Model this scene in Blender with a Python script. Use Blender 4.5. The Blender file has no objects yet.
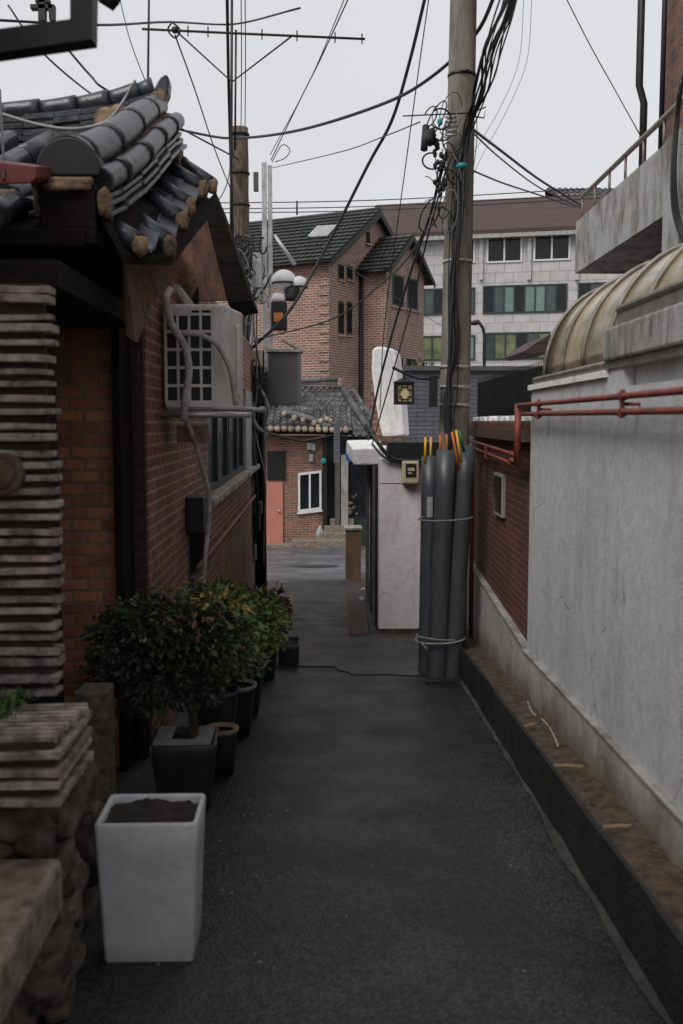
import bpy, math, random
from mathutils import Vector, noise
R=math.radians
sc=bpy.context.scene; col=sc.collection
# ------------------------------------------------ camera (eye = origin, +Y along the alley)
FP=995.; PITCH=R(5.22); YAW=R(1.61)
cam=bpy.data.cameras.new('camera'); co=bpy.data.objects.new('camera',cam); col.objects.link(co); sc.camera=co
co.location=(0,0,0); co.rotation_euler=(R(90)-PITCH,0,-YAW)
cam.sensor_fit='VERTICAL'; cam.sensor_height=36; cam.lens=FP/1024*36
cam.clip_start=.05; cam.clip_end=3000
cam.dof.use_dof=True; cam.dof.focus_distance=15; cam.dof.aperture_fstop=3.6
# ------------------------------------------------ world, sun, exposure
w=bpy.data.worlds.new("World"); sc.world=w; w.use_nodes=True
nt=w.node_tree; nt.nodes.clear()
sky=nt.nodes.new('ShaderNodeTexSky'); sky.sky_type='NISHITA'; sky.sun_disc=False
SUN_EL,SUN_ROT=R(50),R(-142)
sky.sun_elevation=SUN_EL; sky.sun_rotation=SUN_ROT; sky.air_density=1.2; sky.dust_density=4
hs=nt.nodes.new('ShaderNodeHueSaturation'); hs.inputs['Saturation'].default_value=.12
mx=nt.nodes.new('ShaderNodeMix'); mx.data_type='RGBA'; mx.inputs['Factor'].default_value=.8
tc=nt.nodes.new('ShaderNodeTexCoord'); nz=nt.nodes.new('ShaderNodeTexNoise'); nz.inputs['Scale'].default_value=1.3; nz.inputs['Detail'].default_value=3
cr=nt.nodes.new('ShaderNodeValToRGB'); cr.color_ramp.elements[0].position=.3; cr.color_ramp.elements[1].position=.7
cr.color_ramp.elements[0].color=(6.1,6.15,6.4,1); cr.color_ramp.elements[1].color=(6.9,6.95,7.2,1)
bg=nt.nodes.new('ShaderNodeBackground'); bg.inputs['Strength'].default_value=.118
wo=nt.nodes.new('ShaderNodeOutputWorld')
L=nt.links.new
L(sky.outputs[0],hs.inputs['Color']); L(tc.outputs['Generated'],nz.inputs['Vector']); L(nz.outputs['Fac'],cr.inputs['Fac'])
L(hs.outputs[0],mx.inputs['A']); L(cr.outputs[0],mx.inputs['B']); L(mx.outputs['Result'],bg.inputs['Color']); L(bg.outputs[0],wo.inputs[0])
sun=bpy.data.lights.new('sun','SUN'); sun.energy=1.9; sun.angle=R(30); sun.color=(1,.97,.93)
so=bpy.data.objects.new('sun',sun); col.objects.link(so); so.rotation_euler=(R(90)-SUN_EL,0,R(180)-SUN_ROT); so.location=(0,0,30)
sc.view_settings.view_transform='Standard'; sc.view_settings.look='None'; sc.view_settings.gamma=1; sc.view_settings.exposure=0
sc.view_settings.use_curve_mapping=False
# ------------------------------------------------ pixel rays -> real points
def ray(px,py):
    x=(px-341.5)/FP; y=-(py-512)/FP
    fy=math.cos(PITCH)+y*math.sin(PITCH); fz=-math.sin(PITCH)+y*math.cos(PITCH)
    c,s=math.cos(YAW),math.sin(YAW)
    return Vector((x*c+fy*s,-x*s+fy*c,fz))
def PY(px,py,Y): d=ray(px,py); return d*(Y/d.y)
def PX(px,py,X): d=ray(px,py); return d*(X/d.x)
def PP(px,py,O,n):
    d=ray(px,py); return d*(Vector(O).dot(n)/d.dot(n))
def GZ(y): return -1.55-.08*y if y<34 else -4.27
def PG(px,py,off=0):
    d=ray(px,py); t=-(1.55-off)/(d.z+.08*d.y); return d*t
def XR(y): return 1.195+.0365*y        # right wall line
def KX(y): return .935+.038*y          # kerb line
# ------------------------------------------------ mesh builder
class MB:
    def __init__(s): s.v=[]; s.f=[]; s.sm=[]
    def add(s,vs,fs,sm=False):
        o=len(s.v); s.v+= [Vector(p) for p in vs]; s.f+=[[o+i for i in f] for f in fs]; s.sm+=[sm]*len(fs); return s
    def box(s,x0,x1,y0,y1,z0,z1): return s.hexa([(x0,y0,z0),(x1,y0,z0),(x1,y1,z0),(x0,y1,z0)],[(x0,y0,z1),(x1,y0,z1),(x1,y1,z1),(x0,y1,z1)])
    def hexa(s,b,t):
        n=len(b)
        return s.add(list(b)+list(t),[list(range(n))[::-1],list(range(n,2*n))]+[[i,(i+1)%n,n+(i+1)%n,n+i] for i in range(n)])
    def prism(s,poly,d):
        poly=[Vector(p) for p in poly]; d=Vector(d)
        return s.hexa(poly,[p+d for p in poly])
    def obox(s,c,e1,e2,e3):      # centre and half axes
        c,e1,e2,e3=map(Vector,(c,e1,e2,e3))
        b=[c-e1-e2-e3,c+e1-e2-e3,c+e1+e2-e3,c-e1+e2-e3]; t=[p+e3*2 for p in b]
        return s.hexa(b,t)
    def tube(s,pts,r,n=8,cap=True,sm=True,ph=0):
        pts=[Vector(p) for p in pts]; rs=r if isinstance(r,(list,tuple)) else [r]*len(pts)
        vs=[];up=None
        for i,p in enumerate(pts):
            t=(pts[min(i+1,len(pts)-1)]-pts[max(i-1,0)]).normalized()
            if up is None:
                up=Vector((0,0,1)) if abs(t.z)<.9 else Vector((0,1,0))
            a=(up-t*up.dot(t)).normalized(); up=a; b=t.cross(a)
            for k in range(n):
                q=2*math.pi*k/n+ph; vs.append(p+(a*math.cos(q)+b*math.sin(q))*rs[i])
        fs=[[i*n+k,i*n+(k+1)%n,(i+1)*n+(k+1)%n,(i+1)*n+k] for i in range(len(pts)-1) for k in range(n)]
        s.add(vs,fs,sm)
        if cap:
            o=len(s.v)-len(vs); s.f.append([o+k for k in range(n)][::-1]); s.sm.append(False)
            o=len(s.v)-n; s.f.append([o+k for k in range(n)]); s.sm.append(False)
        return s
    def lathe(s,c,prof,n=20,sm=True):
        c=Vector(c); vs=[c+Vector((r*math.cos(2*math.pi*k/n),r*math.sin(2*math.pi*k/n),z)) for r,z in prof for k in range(n)]
        return s.add(vs,[[i*n+k,i*n+(k+1)%n,(i+1)*n+(k+1)%n,(i+1)*n+k] for i in range(len(prof)-1) for k in range(n)],sm)
    def ball(s,c,r,n=10,sq=(1,1,1)):
        c=Vector(c);vs=[];fs=[]
        for i in range(n+1):
            a=math.pi*i/n
            for k in range(n): b=2*math.pi*k/n; vs.append(c+Vector((r*sq[0]*math.sin(a)*math.cos(b),r*sq[1]*math.sin(a)*math.sin(b),r*sq[2]*math.cos(a))))
        for i in range(n):
            for k in range(n): fs.append([i*n+k,(i+1)*n+k,(i+1)*n+(k+1)%n,i*n+(k+1)%n])
        return s.add(vs,fs,True)
    def rock(s,c,rx,ry,rz,seed=0,n=9,amp=.25):
        o=len(s.v); s.ball(c,1,n,(rx,ry,rz))
        for i in range(o,len(s.v)):
            d=s.v[i]-Vector(c); q=Vector((d.x/rx,d.y/ry,d.z/rz))
            m=max(abs(q.x),abs(q.y),abs(q.z),.01); q=q.lerp(q/m*.9,.6)
            q*=1+amp*noise.noise(q*1.6+Vector((seed*7.1,seed*3.3,0)))
            s.v[i]=Vector(c)+Vector((q.x*rx,q.y*ry,q.z*rz))
        return s
    def build(s,name,m,parent=None,bevel=0,subdiv=0,base=None):
        me=bpy.data.meshes.new(name)
        if parent is not None: org=Vector(parent['_o']) if '_o' in parent else Vector(ORG[parent.name])
        else:
            xs=[v.x for v in s.v]; ys=[v.y for v in s.v]; zs=[v.z for v in s.v]
            org=Vector(((min(xs)+max(xs))/2,(min(ys)+max(ys))/2,min(zs)))
        me.from_pydata([v-org for v in s.v],[],s.f)
        uv=me.uv_layers.new(name='UVMap')
        me.update()
        for p in me.polygons:
            p.use_smooth=s.sm[p.index]; n=p.normal
            if abs(n.z)>.97: u=Vector((1,0,0)); v=Vector((0,1,0))
            else: u=Vector((0,0,1)).cross(n).normalized(); v=n.cross(u)
            for li in p.loop_indices:
                q=me.vertices[me.loops[li].vertex_index].co+org; uv.data[li].uv=(q.dot(u),q.dot(v))
        me.materials.append(m)
        o=bpy.data.objects.new(name,me); col.objects.link(o)
        if parent is not None: o.parent=parent; ORG[o.name]=org
        else: o.location=org; ORG[o.name]=org
        if bevel:
            b=o.modifiers.new('bevel','BEVEL'); b.width=bevel; b.segments=2; b.limit_method='ANGLE'
        return o
ORG={}
def tag(o,label=None,cat=None,group=None,kind=None):
    if label: o['label']=label
    if cat: o['category']=cat
    if group: o['group']=group
    if kind: o['kind']=kind
    return o
def thing(name,loc,label,cat,group=None):
    o=bpy.data.objects.new(name,None); col.objects.link(o); o.location=loc; o.empty_display_size=.2; ORG[o.name]=Vector(loc)
    return tag(o,label,cat,group)
def sub(o):   # register part as parent of sub-parts (same origin)
    return o
def spline(pts,k=6):
    pts=[Vector(p) for p in pts]
    if len(pts)<3: return [pts[0].lerp(pts[-1],i/k) for i in range(k+1)]
    out=[]
    P=[pts[0]*2-pts[1]]+pts+[pts[-1]*2-pts[-2]]
    for i in range(1,len(P)-2):
        a,b,c,d=P[i-1],P[i],P[i+1],P[i+2]
        for j in range(k):
            t=j/k; out.append(.5*((2*b)+(c-a)*t+(2*a-5*b+4*c-d)*t*t+(3*b-a-3*c+d)*t**3))
    out.append(pts[-1]); return out
# ------------------------------------------------ materials
def srgb(r,g,b): return tuple(((c/255)/12.92 if c<11 else ((c/255+.055)/1.055)**2.4) for c in (r,g,b))
def newmat(name):
    m=bpy.data.materials.new(name); m.use_nodes=True; return m,m.node_tree,m.node_tree.nodes['Principled BSDF']
def mat(name,c,rough=.7,var=.25,scale=6,bump=.2,bscale=40,metal=0,c2=None,stretch=(1,1,1),spec=.5,island=0,dist=.01):
    m,t,b=newmat(name); N=t.nodes.new; l=t.links.new
    tc=N('ShaderNodeTexCoord'); mp=N('ShaderNodeMapping'); mp.inputs['Scale'].default_value=stretch; l(tc.outputs['Object'],mp.inputs['Vector'])
    n=N('ShaderNodeTexNoise'); n.inputs['Scale'].default_value=scale; n.inputs['Detail'].default_value=6; n.inputs['Roughness'].default_value=.65; l(mp.outputs[0],n.inputs['Vector'])
    r=N('ShaderNodeValToRGB'); r.color_ramp.elements[0].position=.32; r.color_ramp.elements[1].position=.68
    c2=c2 or tuple(x*(1-var*1.6) for x in c); ch=tuple(min(1,x*(1+var*.6)) for x in c)
    r.color_ramp.elements[0].color=(*c2,1); r.color_ramp.elements[1].color=(*ch,1); l(n.outputs['Fac'],r.inputs['Fac'])
    out=r.outputs[0]
    if island:
        g=N('ShaderNodeNewGeometry'); h=N('ShaderNodeHueSaturation'); mr=N('ShaderNodeMapRange')
        mr.inputs['To Min'].default_value=1-island; mr.inputs['To Max'].default_value=1+island; l(g.outputs['Random Per Island'],mr.inputs['Value']); l(mr.outputs[0],h.inputs['Value']); l(out,h.inputs['Color']); out=h.outputs[0]
    l(out,b.inputs['Base Color'])
    b.inputs['Metallic'].default_value=metal; b.inputs['Specular IOR Level'].default_value=spec
    rr=N('ShaderNodeMapRange'); rr.inputs['To Min'].default_value=max(.05,rough-.12); rr.inputs['To Max'].default_value=min(1,rough+.12); l(n.outputs['Fac'],rr.inputs['Value']); l(rr.outputs[0],b.inputs['Roughness'])
    if bump:
        n2=N('ShaderNodeTexNoise'); n2.inputs['Scale'].default_value=bscale; n2.inputs['Detail'].default_value=5; l(mp.outputs[0],n2.inputs['Vector'])
        bp=N('ShaderNodeBump'); bp.inputs['Strength'].default_value=bump; bp.inputs['Distance'].default_value=dist; l(n2.outputs['Fac'],bp.inputs['Height']); l(bp.outputs[0],b.inputs['Normal'])
    return m
def brick(name,c1,c2,mortar,bw=.2,bh=.067,ms=.008,rough=.8,dirt=.5,bump=.6,mott=.35):
    m,t,b=newmat(name); N=t.nodes.new; l=t.links.new
    tc=N('ShaderNodeTexCoord'); nw=N('ShaderNodeTexNoise'); nw.inputs['Scale'].default_value=9; l(tc.outputs['UV'],nw.inputs['Vector'])
    wa=N('ShaderNodeVectorMath'); wa.operation='SCALE'; wa.inputs['Scale'].default_value=.012; l(nw.outputs['Color'],wa.inputs[0])
    ad=N('ShaderNodeVectorMath'); ad.operation='ADD'; l(tc.outputs['UV'],ad.inputs[0]); l(wa.outputs[0],ad.inputs[1])
    k=N('ShaderNodeTexBrick'); k.inputs['Scale'].default_value=1; k.inputs['Brick Width'].default_value=bw; k.inputs['Row Height'].default_value=bh; k.inputs['Mortar Size'].default_value=ms; k.inputs['Mortar Smooth'].default_value=.3
    k.inputs['Color1'].default_value=(*c1,1); k.inputs['Color2'].default_value=(*c2,1); k.inputs['Mortar'].default_value=(*mortar,1); k.inputs['Bias'].default_value=0
    l(ad.outputs[0],k.inputs['Vector'])
    n=N('ShaderNodeTexNoise'); n.inputs['Scale'].default_value=1.7; n.inputs['Detail'].default_value=8; n.inputs['Roughness'].default_value=.7; l(tc.outputs['Object'],n.inputs['Vector'])
    mr=N('ShaderNodeMapRange'); mr.inputs['From Min'].default_value=.3; mr.inputs['From Max'].default_value=.7; mr.inputs['To Min'].default_value=1-dirt; mr.inputs['To Max'].default_value=1.15; l(n.outputs['Fac'],mr.inputs['Value'])
    n3=N('ShaderNodeTexNoise'); n3.inputs['Scale'].default_value=45; n3.inputs['Detail'].default_value=4; l(tc.outputs['Object'],n3.inputs['Vector'])
    m3=N('ShaderNodeMapRange'); m3.inputs['To Min'].default_value=1-mott; m3.inputs['To Max'].default_value=1+mott; l(n3.outputs['Fac'],m3.inputs['Value'])
    mu=N('ShaderNodeMath'); mu.operation='MULTIPLY'; l(mr.outputs[0],mu.inputs[0]); l(m3.outputs[0],mu.inputs[1])
    sc_=N('ShaderNodeVectorMath'); sc_.operation='SCALE'; l(k.outputs['Color'],sc_.inputs[0]); l(mu.outputs[0],sc_.inputs['Scale'])
    l(sc_.outputs[0],b.inputs['Base Color']); b.inputs['Roughness'].default_value=rough
    iv=N('ShaderNodeMath'); iv.operation='SUBTRACT'; iv.inputs[0].default_value=1; l(k.outputs['Fac'],iv.inputs[1])
    a2=N('ShaderNodeMath'); a2.operation='MULTIPLY_ADD'; l(n3.outputs['Fac'],a2.inputs[0]); a2.inputs[1].default_value=.35; l(iv.outputs[0],a2.inputs[2])
    bp=N('ShaderNodeBump'); bp.inputs['Strength'].default_value=bump; bp.inputs['Distance'].default_value=.006; l(a2.outputs[0],bp.inputs['Height']); l(bp.outputs[0],b.inputs['Normal'])
    return m
def plaster(name,c,stain,amt=.5,rough=.85,streak=(1.6,1.6,.5),bump=.35,lo=.45,hi=.75,crack=True):
    m,t,b=newmat(name); N=t.nodes.new; l=t.links.new
    tc=N('ShaderNodeTexCoord'); mp=N('ShaderNodeMapping'); mp.inputs['Scale'].default_value=streak; l(tc.outputs['Object'],mp.inputs['Vector'])
    n=N('ShaderNodeTexNoise'); n.inputs['Scale'].default_value=2.2; n.inputs['Distortion'].default_value=.5; n.inputs['Detail'].default_value=9; n.inputs['Roughness'].default_value=.68; l(mp.outputs[0],n.inputs['Vector'])
    mr=N('ShaderNodeMapRange'); mr.inputs['From Min'].default_value=lo; mr.inputs['From Max'].default_value=hi; mr.inputs['To Max'].default_value=amt; l(n.outputs['Fac'],mr.inputs['Value'])
    n2=N('ShaderNodeTexNoise'); n2.inputs['Scale'].default_value=14; n2.inputs['Detail'].default_value=8; n2.inputs['Roughness'].default_value=.7; l(tc.outputs['Object'],n2.inputs['Vector'])
    m2=N('ShaderNodeMapRange'); m2.inputs['From Min'].default_value=.3; m2.inputs['From Max'].default_value=.7; m2.inputs['To Min'].default_value=.8; m2.inputs['To Max'].default_value=1.1; l(n2.outputs['Fac'],m2.inputs['Value'])
    x=N('ShaderNodeMix'); x.data_type='RGBA'; x.inputs['A'].default_value=(*c,1); x.inputs['B'].default_value=(*stain,1); l(mr.outputs[0],x.inputs['Factor'])
    m6=N('ShaderNodeMapping'); m6.inputs['Scale'].default_value=(4,4,.6); l(tc.outputs['Object'],m6.inputs['Vector'])
    n6=N('ShaderNodeTexNoise'); n6.inputs['Scale'].default_value=3; n6.inputs['Detail'].default_value=5; l(m6.outputs[0],n6.inputs['Vector'])
    r6=N('ShaderNodeMapRange'); r6.inputs['From Min'].default_value=.6; r6.inputs['From Max'].default_value=.75; r6.inputs['To Max'].default_value=.28; l(n6.outputs['Fac'],r6.inputs['Value'])
    x6=N('ShaderNodeMix'); x6.data_type='RGBA'; l(r6.outputs[0],x6.inputs['Factor']); l(x.outputs['Result'],x6.inputs['A']); x6.inputs['B'].default_value=(*stain,1)
    nd=N('ShaderNodeTexNoise'); nd.inputs['Scale'].default_value=3; nd.inputs['Detail'].default_value=5; l(tc.outputs['Object'],nd.inputs['Vector'])
    ad=N('ShaderNodeMix'); ad.data_type='VECTOR'; ad.inputs['Factor'].default_value=.15; l(tc.outputs['Object'],ad.inputs['A']); l(nd.outputs['Color'],ad.inputs['B'])
    vc=N('ShaderNodeTexVoronoi'); vc.feature='DISTANCE_TO_EDGE'; vc.inputs['Scale'].default_value=.9; l(ad.outputs['Result'],vc.inputs['Vector'])
    ck=N('ShaderNodeMapRange'); ck.inputs['From Min'].default_value=.0015; ck.inputs['From Max'].default_value=.0045; ck.inputs['To Min'].default_value=.5; ck.inputs['To Max'].default_value=0; l(vc.outputs['Distance'],ck.inputs['Value'])
    cm=N('ShaderNodeMapRange'); cm.inputs['From Min'].default_value=.5; cm.inputs['From Max'].default_value=.55; l(nd.outputs['Fac'],cm.inputs['Value'])
    ml=N('ShaderNodeMath'); ml.operation='MULTIPLY'; l(ck.outputs[0],ml.inputs[0]); l(cm.outputs[0],ml.inputs[1])
    xk=N('ShaderNodeMix'); xk.data_type='RGBA'; l(ml.outputs[0],xk.inputs['Factor']); l(x6.outputs['Result'],xk.inputs['A']); xk.inputs['B'].default_value=(*[q*.4 for q in stain],1); x6=xk
    n7=N('ShaderNodeTexNoise'); n7.inputs['Scale'].default_value=32; n7.inputs['Detail'].default_value=3; l(tc.outputs['Object'],n7.inputs['Vector'])
    r7=N('ShaderNodeMapRange'); r7.inputs['From Min'].default_value=.62; r7.inputs['From Max'].default_value=.72; r7.inputs['To Max'].default_value=.4; l(n7.outputs['Fac'],r7.inputs['Value'])
    x7=N('ShaderNodeMix'); x7.data_type='RGBA'; l(r7.outputs[0],x7.inputs['Factor']); l(x6.outputs['Result'],x7.inputs['A']); x7.inputs['B'].default_value=(*stain,1)
    s_=N('ShaderNodeVectorMath'); s_.operation='SCALE'; l(x7.outputs['Result'],s_.inputs[0]); l(m2.outputs[0],s_.inputs['Scale'])
    l(s_.outputs[0],b.inputs['Base Color']); b.inputs['Roughness'].default_value=rough
    n4=N('ShaderNodeTexNoise'); n4.inputs['Scale'].default_value=60; n4.inputs['Detail'].default_value=6; l(tc.outputs['Object'],n4.inputs['Vector'])
    bp=N('ShaderNodeBump'); bp.inputs['Strength'].default_value=bump; bp.inputs['Distance'].default_value=.008; l(n4.outputs['Fac'],bp.inputs['Height']); l(bp.outputs[0],b.inputs['Normal'])
    return m
def asphalt(name,c,wet=.5):
    m,t,b=newmat(name); N=t.nodes.new; l=t.links.new
    tc=N('ShaderNodeTexCoord')
    n=N('ShaderNodeTexNoise'); n.inputs['Scale'].default_value=.8; n.inputs['Distortion'].default_value=.6; n.inputs['Detail'].default_value=9; n.inputs['Roughness'].default_value=.72; l(tc.outputs['Object'],n.inputs['Vector'])
    r=N('ShaderNodeValToRGB'); r.color_ramp.elements[0].position=.35; r.color_ramp.elements[1].position=.68
    r.color_ramp.elements[0].color=(*[x*.45 for x in c],1); r.color_ramp.elements[1].color=(*[x*2.2 for x in c],1); l(n.outputs['Fac'],r.inputs['Fac'])
    v=N('ShaderNodeTexVoronoi'); v.inputs['Scale'].default_value=85; l(tc.outputs['Object'],v.inputs['Vector'])
    sp=N('ShaderNodeMapRange'); sp.inputs['From Min'].default_value=.2; sp.inputs['From Max'].default_value=.8; sp.inputs['To Min'].default_value=.3; sp.inputs['To Max'].default_value=3.0; l(v.outputs['Color'],sp.inputs['Value'])
    nd=N('ShaderNodeTexNoise'); nd.inputs['Scale'].default_value=2.5; nd.inputs['Detail'].default_value=4; l(tc.outputs['Object'],nd.inputs['Vector'])
    ad=N('ShaderNodeMix'); ad.data_type='VECTOR'; ad.inputs['Factor'].default_value=.12; l(tc.outputs['Object'],ad.inputs['A']); l(nd.outputs['Color'],ad.inputs['B'])
    vc=N('ShaderNodeTexVoronoi'); vc.feature='DISTANCE_TO_EDGE'; vc.inputs['Scale'].default_value=.75; l(ad.outputs['Result'],vc.inputs['Vector'])
    ck=N('ShaderNodeMapRange'); ck.inputs['From Min'].default_value=.002; ck.inputs['From Max'].default_value=.006; ck.inputs['To Min'].default_value=.25; ck.inputs['To Max'].default_value=1; l(vc.outputs['Distance'],ck.inputs['Value'])
    cm=N('ShaderNodeMapRange'); cm.inputs['From Min'].default_value=.5; cm.inputs['From Max'].default_value=.56; l(nd.outputs['Fac'],cm.inputs['Value'])
    mxk=N('ShaderNodeMix'); l(cm.outputs[0],mxk.inputs['Factor']); mxk.inputs['A'].default_value=1; l(ck.outputs[0],mxk.inputs['B'])
    ml=N('ShaderNodeMath'); ml.operation='MULTIPLY'; l(sp.outputs[0],ml.inputs[0]); l(mxk.outputs['Result'],ml.inputs[1])
    s_=N('ShaderNodeVectorMath'); s_.operation='SCALE'; l(r.outputs[0],s_.inputs[0]); l(ml.outputs[0],s_.inputs['Scale']); l(s_.outputs[0],b.inputs['Base Color'])
    n2=N('ShaderNodeTexNoise'); n2.inputs['Scale'].default_value=2.3; n2.inputs['Detail'].default_value=6; l(tc.outputs['Object'],n2.inputs['Vector'])
    rr=N('ShaderNodeMapRange'); rr.inputs['From Min'].default_value=.35; rr.inputs['From Max'].default_value=.65; rr.inputs['To Min'].default_value=wet; rr.inputs['To Max'].default_value=wet+.25; l(n2.outputs['Fac'],rr.inputs['Value']); l(rr.outputs[0],b.inputs['Roughness'])
    n4=N('ShaderNodeTexNoise'); n4.inputs['Scale'].default_value=80; n4.inputs['Detail'].default_value=3; l(tc.outputs['Object'],n4.inputs['Vector'])
    bp=N('ShaderNodeBump'); bp.inputs['Strength'].default_value=1; bp.inputs['Distance'].default_value=.008; l(n4.outputs['Fac'],bp.inputs['Height'])
    n5=N('ShaderNodeTexNoise'); n5.inputs['Scale'].default_value=3.5; n5.inputs['Detail'].default_value=3; l(tc.outputs['Object'],n5.inputs['Vector'])
    b2=N('ShaderNodeBump'); b2.inputs['Strength'].default_value=.5; b2.inputs['Distance'].default_value=.03; l(n5.outputs['Fac'],b2.inputs['Height']); l(bp.outputs[0],b2.inputs['Normal']); l(b2.outputs[0],b.inputs['Normal'])
    b.inputs['Specular IOR Level'].default_value=.5
    return m
M={}
M['asphalt']=asphalt('wet_asphalt',(.0095,.0096,.0102),.36)
M['asphalt2']=asphalt('patched_asphalt',(.0112,.011,.0115),.32)
M['street']=asphalt('street_asphalt',(.045,.045,.05),.35)
M['ground']=mat('ground_earth',(.09,.085,.08),.9)
M['soil']=mat('soil',(.115,.075,.047),.95,.5,14,1,50,c2=(.02,.015,.01),dist=.03)
M['potsoil']=mat('pot_soil',(.026,.019,.015),.95,.5,30,1,70,c2=(.01,.008,.006),dist=.02)
M['kerb']=mat('kerb_tar',(.016,.0155,.015),.7,.5,4,1,45,c2=(.006,.006,.006),dist=.02)
M['kerbstrip']=mat('worn_concrete_edge',(.06,.056,.048),.8,.5,3,.5,50,c2=(.012,.012,.012))
M['stucco']=plaster('grey_stucco',(.60,.605,.62),(.27,.26,.25),.45,lo=.47,hi=.74)
M['stuccobase']=plaster('base_render',(.5,.49,.48),(.24,.2,.16),.6,lo=.45,hi=.7,streak=(1.6,1.6,1.2))
M['conc']=plaster('weathered_concrete',(.42,.42,.42),(.13,.115,.06),.9,lo=.45,hi=.62,streak=(1.5,1.5,.65))
M['concclean']=plaster('pale_concrete',(.38,.36,.33),(.12,.105,.08),.8,lo=.4,hi=.65)
M['polec']=mat('pole_concrete',(.22,.195,.16),.85,.3,5,.5,60,stretch=(3,3,.6))
M['white']=plaster('white_wall_paint',(.68,.64,.66),(.28,.22,.18),.5,lo=.5,hi=.75,bump=.6)
M['whitep']=plaster('bright_white_render',(.88,.88,.87),(.4,.38,.35),.5,lo=.52,hi=.75,bump=.7)
M['rbrick']=brick('dark_red_brick',(.17,.046,.028),(.105,.03,.021),(.17,.115,.09),.18,.052,.007)
M['lbrick']=brick('left_red_brick',(.29,.10,.06),(.17,.052,.036),(.36,.27,.21),.21,.07,.010)
M['obrick']=brick('old_orange_brick',(.62,.26,.14),(.34,.12,.075),(.26,.19,.15),.17,.068,.009,mott=.5)
M['gbrick']=brick('brown_gable_brick',(.29,.135,.09),(.16,.08,.057),(.43,.36,.31),.32,.115,.02,mott=.2,dirt=.25)
M['sbrick']=brick('house_brick',(.31,.125,.07),(.15,.06,.045),(.3,.24,.19),.26,.08,.014,dirt=.4)
M['bbrick']=brick('balcony_house_brick',(.30,.13,.08),(.14,.07,.05),(.16,.14,.12),.21,.075,.01)
M['tile']=mat('black_roof_tile',(.036,.043,.056),.36,.5,11,.4,24,c2=(.008,.009,.011),island=.35,spec=.6)
M['tilefar']=mat('grey_roof_tile',(.085,.085,.09),.6,.5,2,.3,20,c2=(.03,.028,.027),island=.6)
M['mortar']=mat('ochre_mortar',(.25,.165,.10),.9,.5,12,.8,50,c2=(.03,.02,.014))
M['plug']=mat('pale_mortar_plug',(.4,.31,.22),.9,.4,6)
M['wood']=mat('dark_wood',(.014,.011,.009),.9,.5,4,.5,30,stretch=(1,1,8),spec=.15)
M['brownwall']=mat('brown_plaster',(.14,.07,.046),.8,.5,5,.6,stretch=(3,3,1),c2=(.035,.02,.015))
M['polew']=mat('weathered_pole_wood',(.17,.115,.085),.85,.6,9,.9,30,c2=(.02,.014,.01),stretch=(4,4,.5),dist=.02)
M['steel']=mat('galvanised_steel',(.5,.5,.5),.45,.25,6,.1,metal=.6)
M['black']=mat('black_rubber',(.012,.012,.013),.6,.3,8,.1)
M['dark']=mat('dark_metal',(.016,.015,.016),.5,.3,8,.1,metal=.2)
M['cable']=mat('cable_sheath',(.02,.02,.024),.5,.2,8,0)
M['gcable']=mat('grey_cable',(.19,.19,.2),.6,.2,8,0)
M['redpipe']=mat('rusty_red_paint',(.26,.05,.035),.6,.35,9,.4,50,c2=(.09,.03,.02))
M['pinkpipe']=mat('faded_pink_pipe',(.24,.10,.09),.6,.3,9,.2)
M['acmetal']=mat('ac_cream_metal',(.68,.66,.62),.5,.2,5,.1)
M['hose']=mat('grey_foam_hose',(.46,.42,.41),.8,.3,12,.5,40)
M['pot']=plaster('white_planter_glaze',(.50,.51,.525),(.3,.28,.26),.08,rough=.5,bump=.04,lo=.5,hi=.7)
M['blackpot']=mat('black_plastic',(.02,.02,.022),.45,.3,6,.05)
M['bluepot']=mat('blue_plastic',(.02,.045,.09),.4,.2,6,.05)
M['paleplastic']=mat('pale_plastic',(.36,.36,.35),.5,.3,6,.05)
M['dullrim']=mat('dull_pot_rim',(.26,.26,.25),.6,.3,6,.05)
M['dbrick']=brick('eave_shade_dark_brick',(.05,.024,.018),(.032,.017,.014),(.05,.04,.035),.2,.07,.009)  # dark brick, colour deepened to carry the shade under the deep eaves
M['tubeg']=mat('grey_cable_guard',(.062,.068,.077),.42,.2,3,.1,20,stretch=(2,2,.3))
M['yellow']=mat('yellow_plastic',(.72,.42,.03),.5,.1)
M['orange']=mat('orange_plastic',(.55,.13,.03),.5,.1)
M['green']=mat('green_plastic',(.02,.12,.04),.5,.1)
M['leafl']=mat('yellow_green_leaves',(.15,.22,.04),.5,.4,8,0,island=.4)
M['leafd']=mat('dark_leaves',(.032,.052,.02),.55,.5,8,0,island=.55)
M['leafg']=mat('bright_leaves',(.065,.115,.025),.5,.4,8,0,island=.5)
M['leafy']=mat('yellow_leaves',(.36,.27,.05),.5,.4,8,0,island=.4)
M['leafr']=mat('red_brown_leaves',(.1,.035,.022),.6,.4,8,0,island=.5)
M['pink']=mat('pink_petals',(.38,.04,.09),.5,.2,8,0)
M['bark']=mat('bark',(.045,.032,.024),.9,.4,10,.6)
_t=M['stuccobase'].node_tree; _b=_t.nodes['Principled BSDF']; _src=_b.inputs['Base Color'].links[0].from_socket
_g=_t.nodes.new('ShaderNodeNewGeometry'); _x=_t.nodes.new('ShaderNodeSeparateXYZ'); _t.links.new(_g.outputs['Position'],_x.inputs[0])
_m=_t.nodes.new('ShaderNodeMath'); _m.operation='MULTIPLY_ADD'; _m.inputs[1].default_value=.08; _t.links.new(_x.outputs['Y'],_m.inputs[0]); _t.links.new(_x.outputs['Z'],_m.inputs[2])
_n=_t.nodes.new('ShaderNodeTexNoise'); _n.inputs['Scale'].default_value=4; _n.inputs['Detail'].default_value=6; _t.links.new(_g.outputs['Position'],_n.inputs['Vector'])
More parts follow.
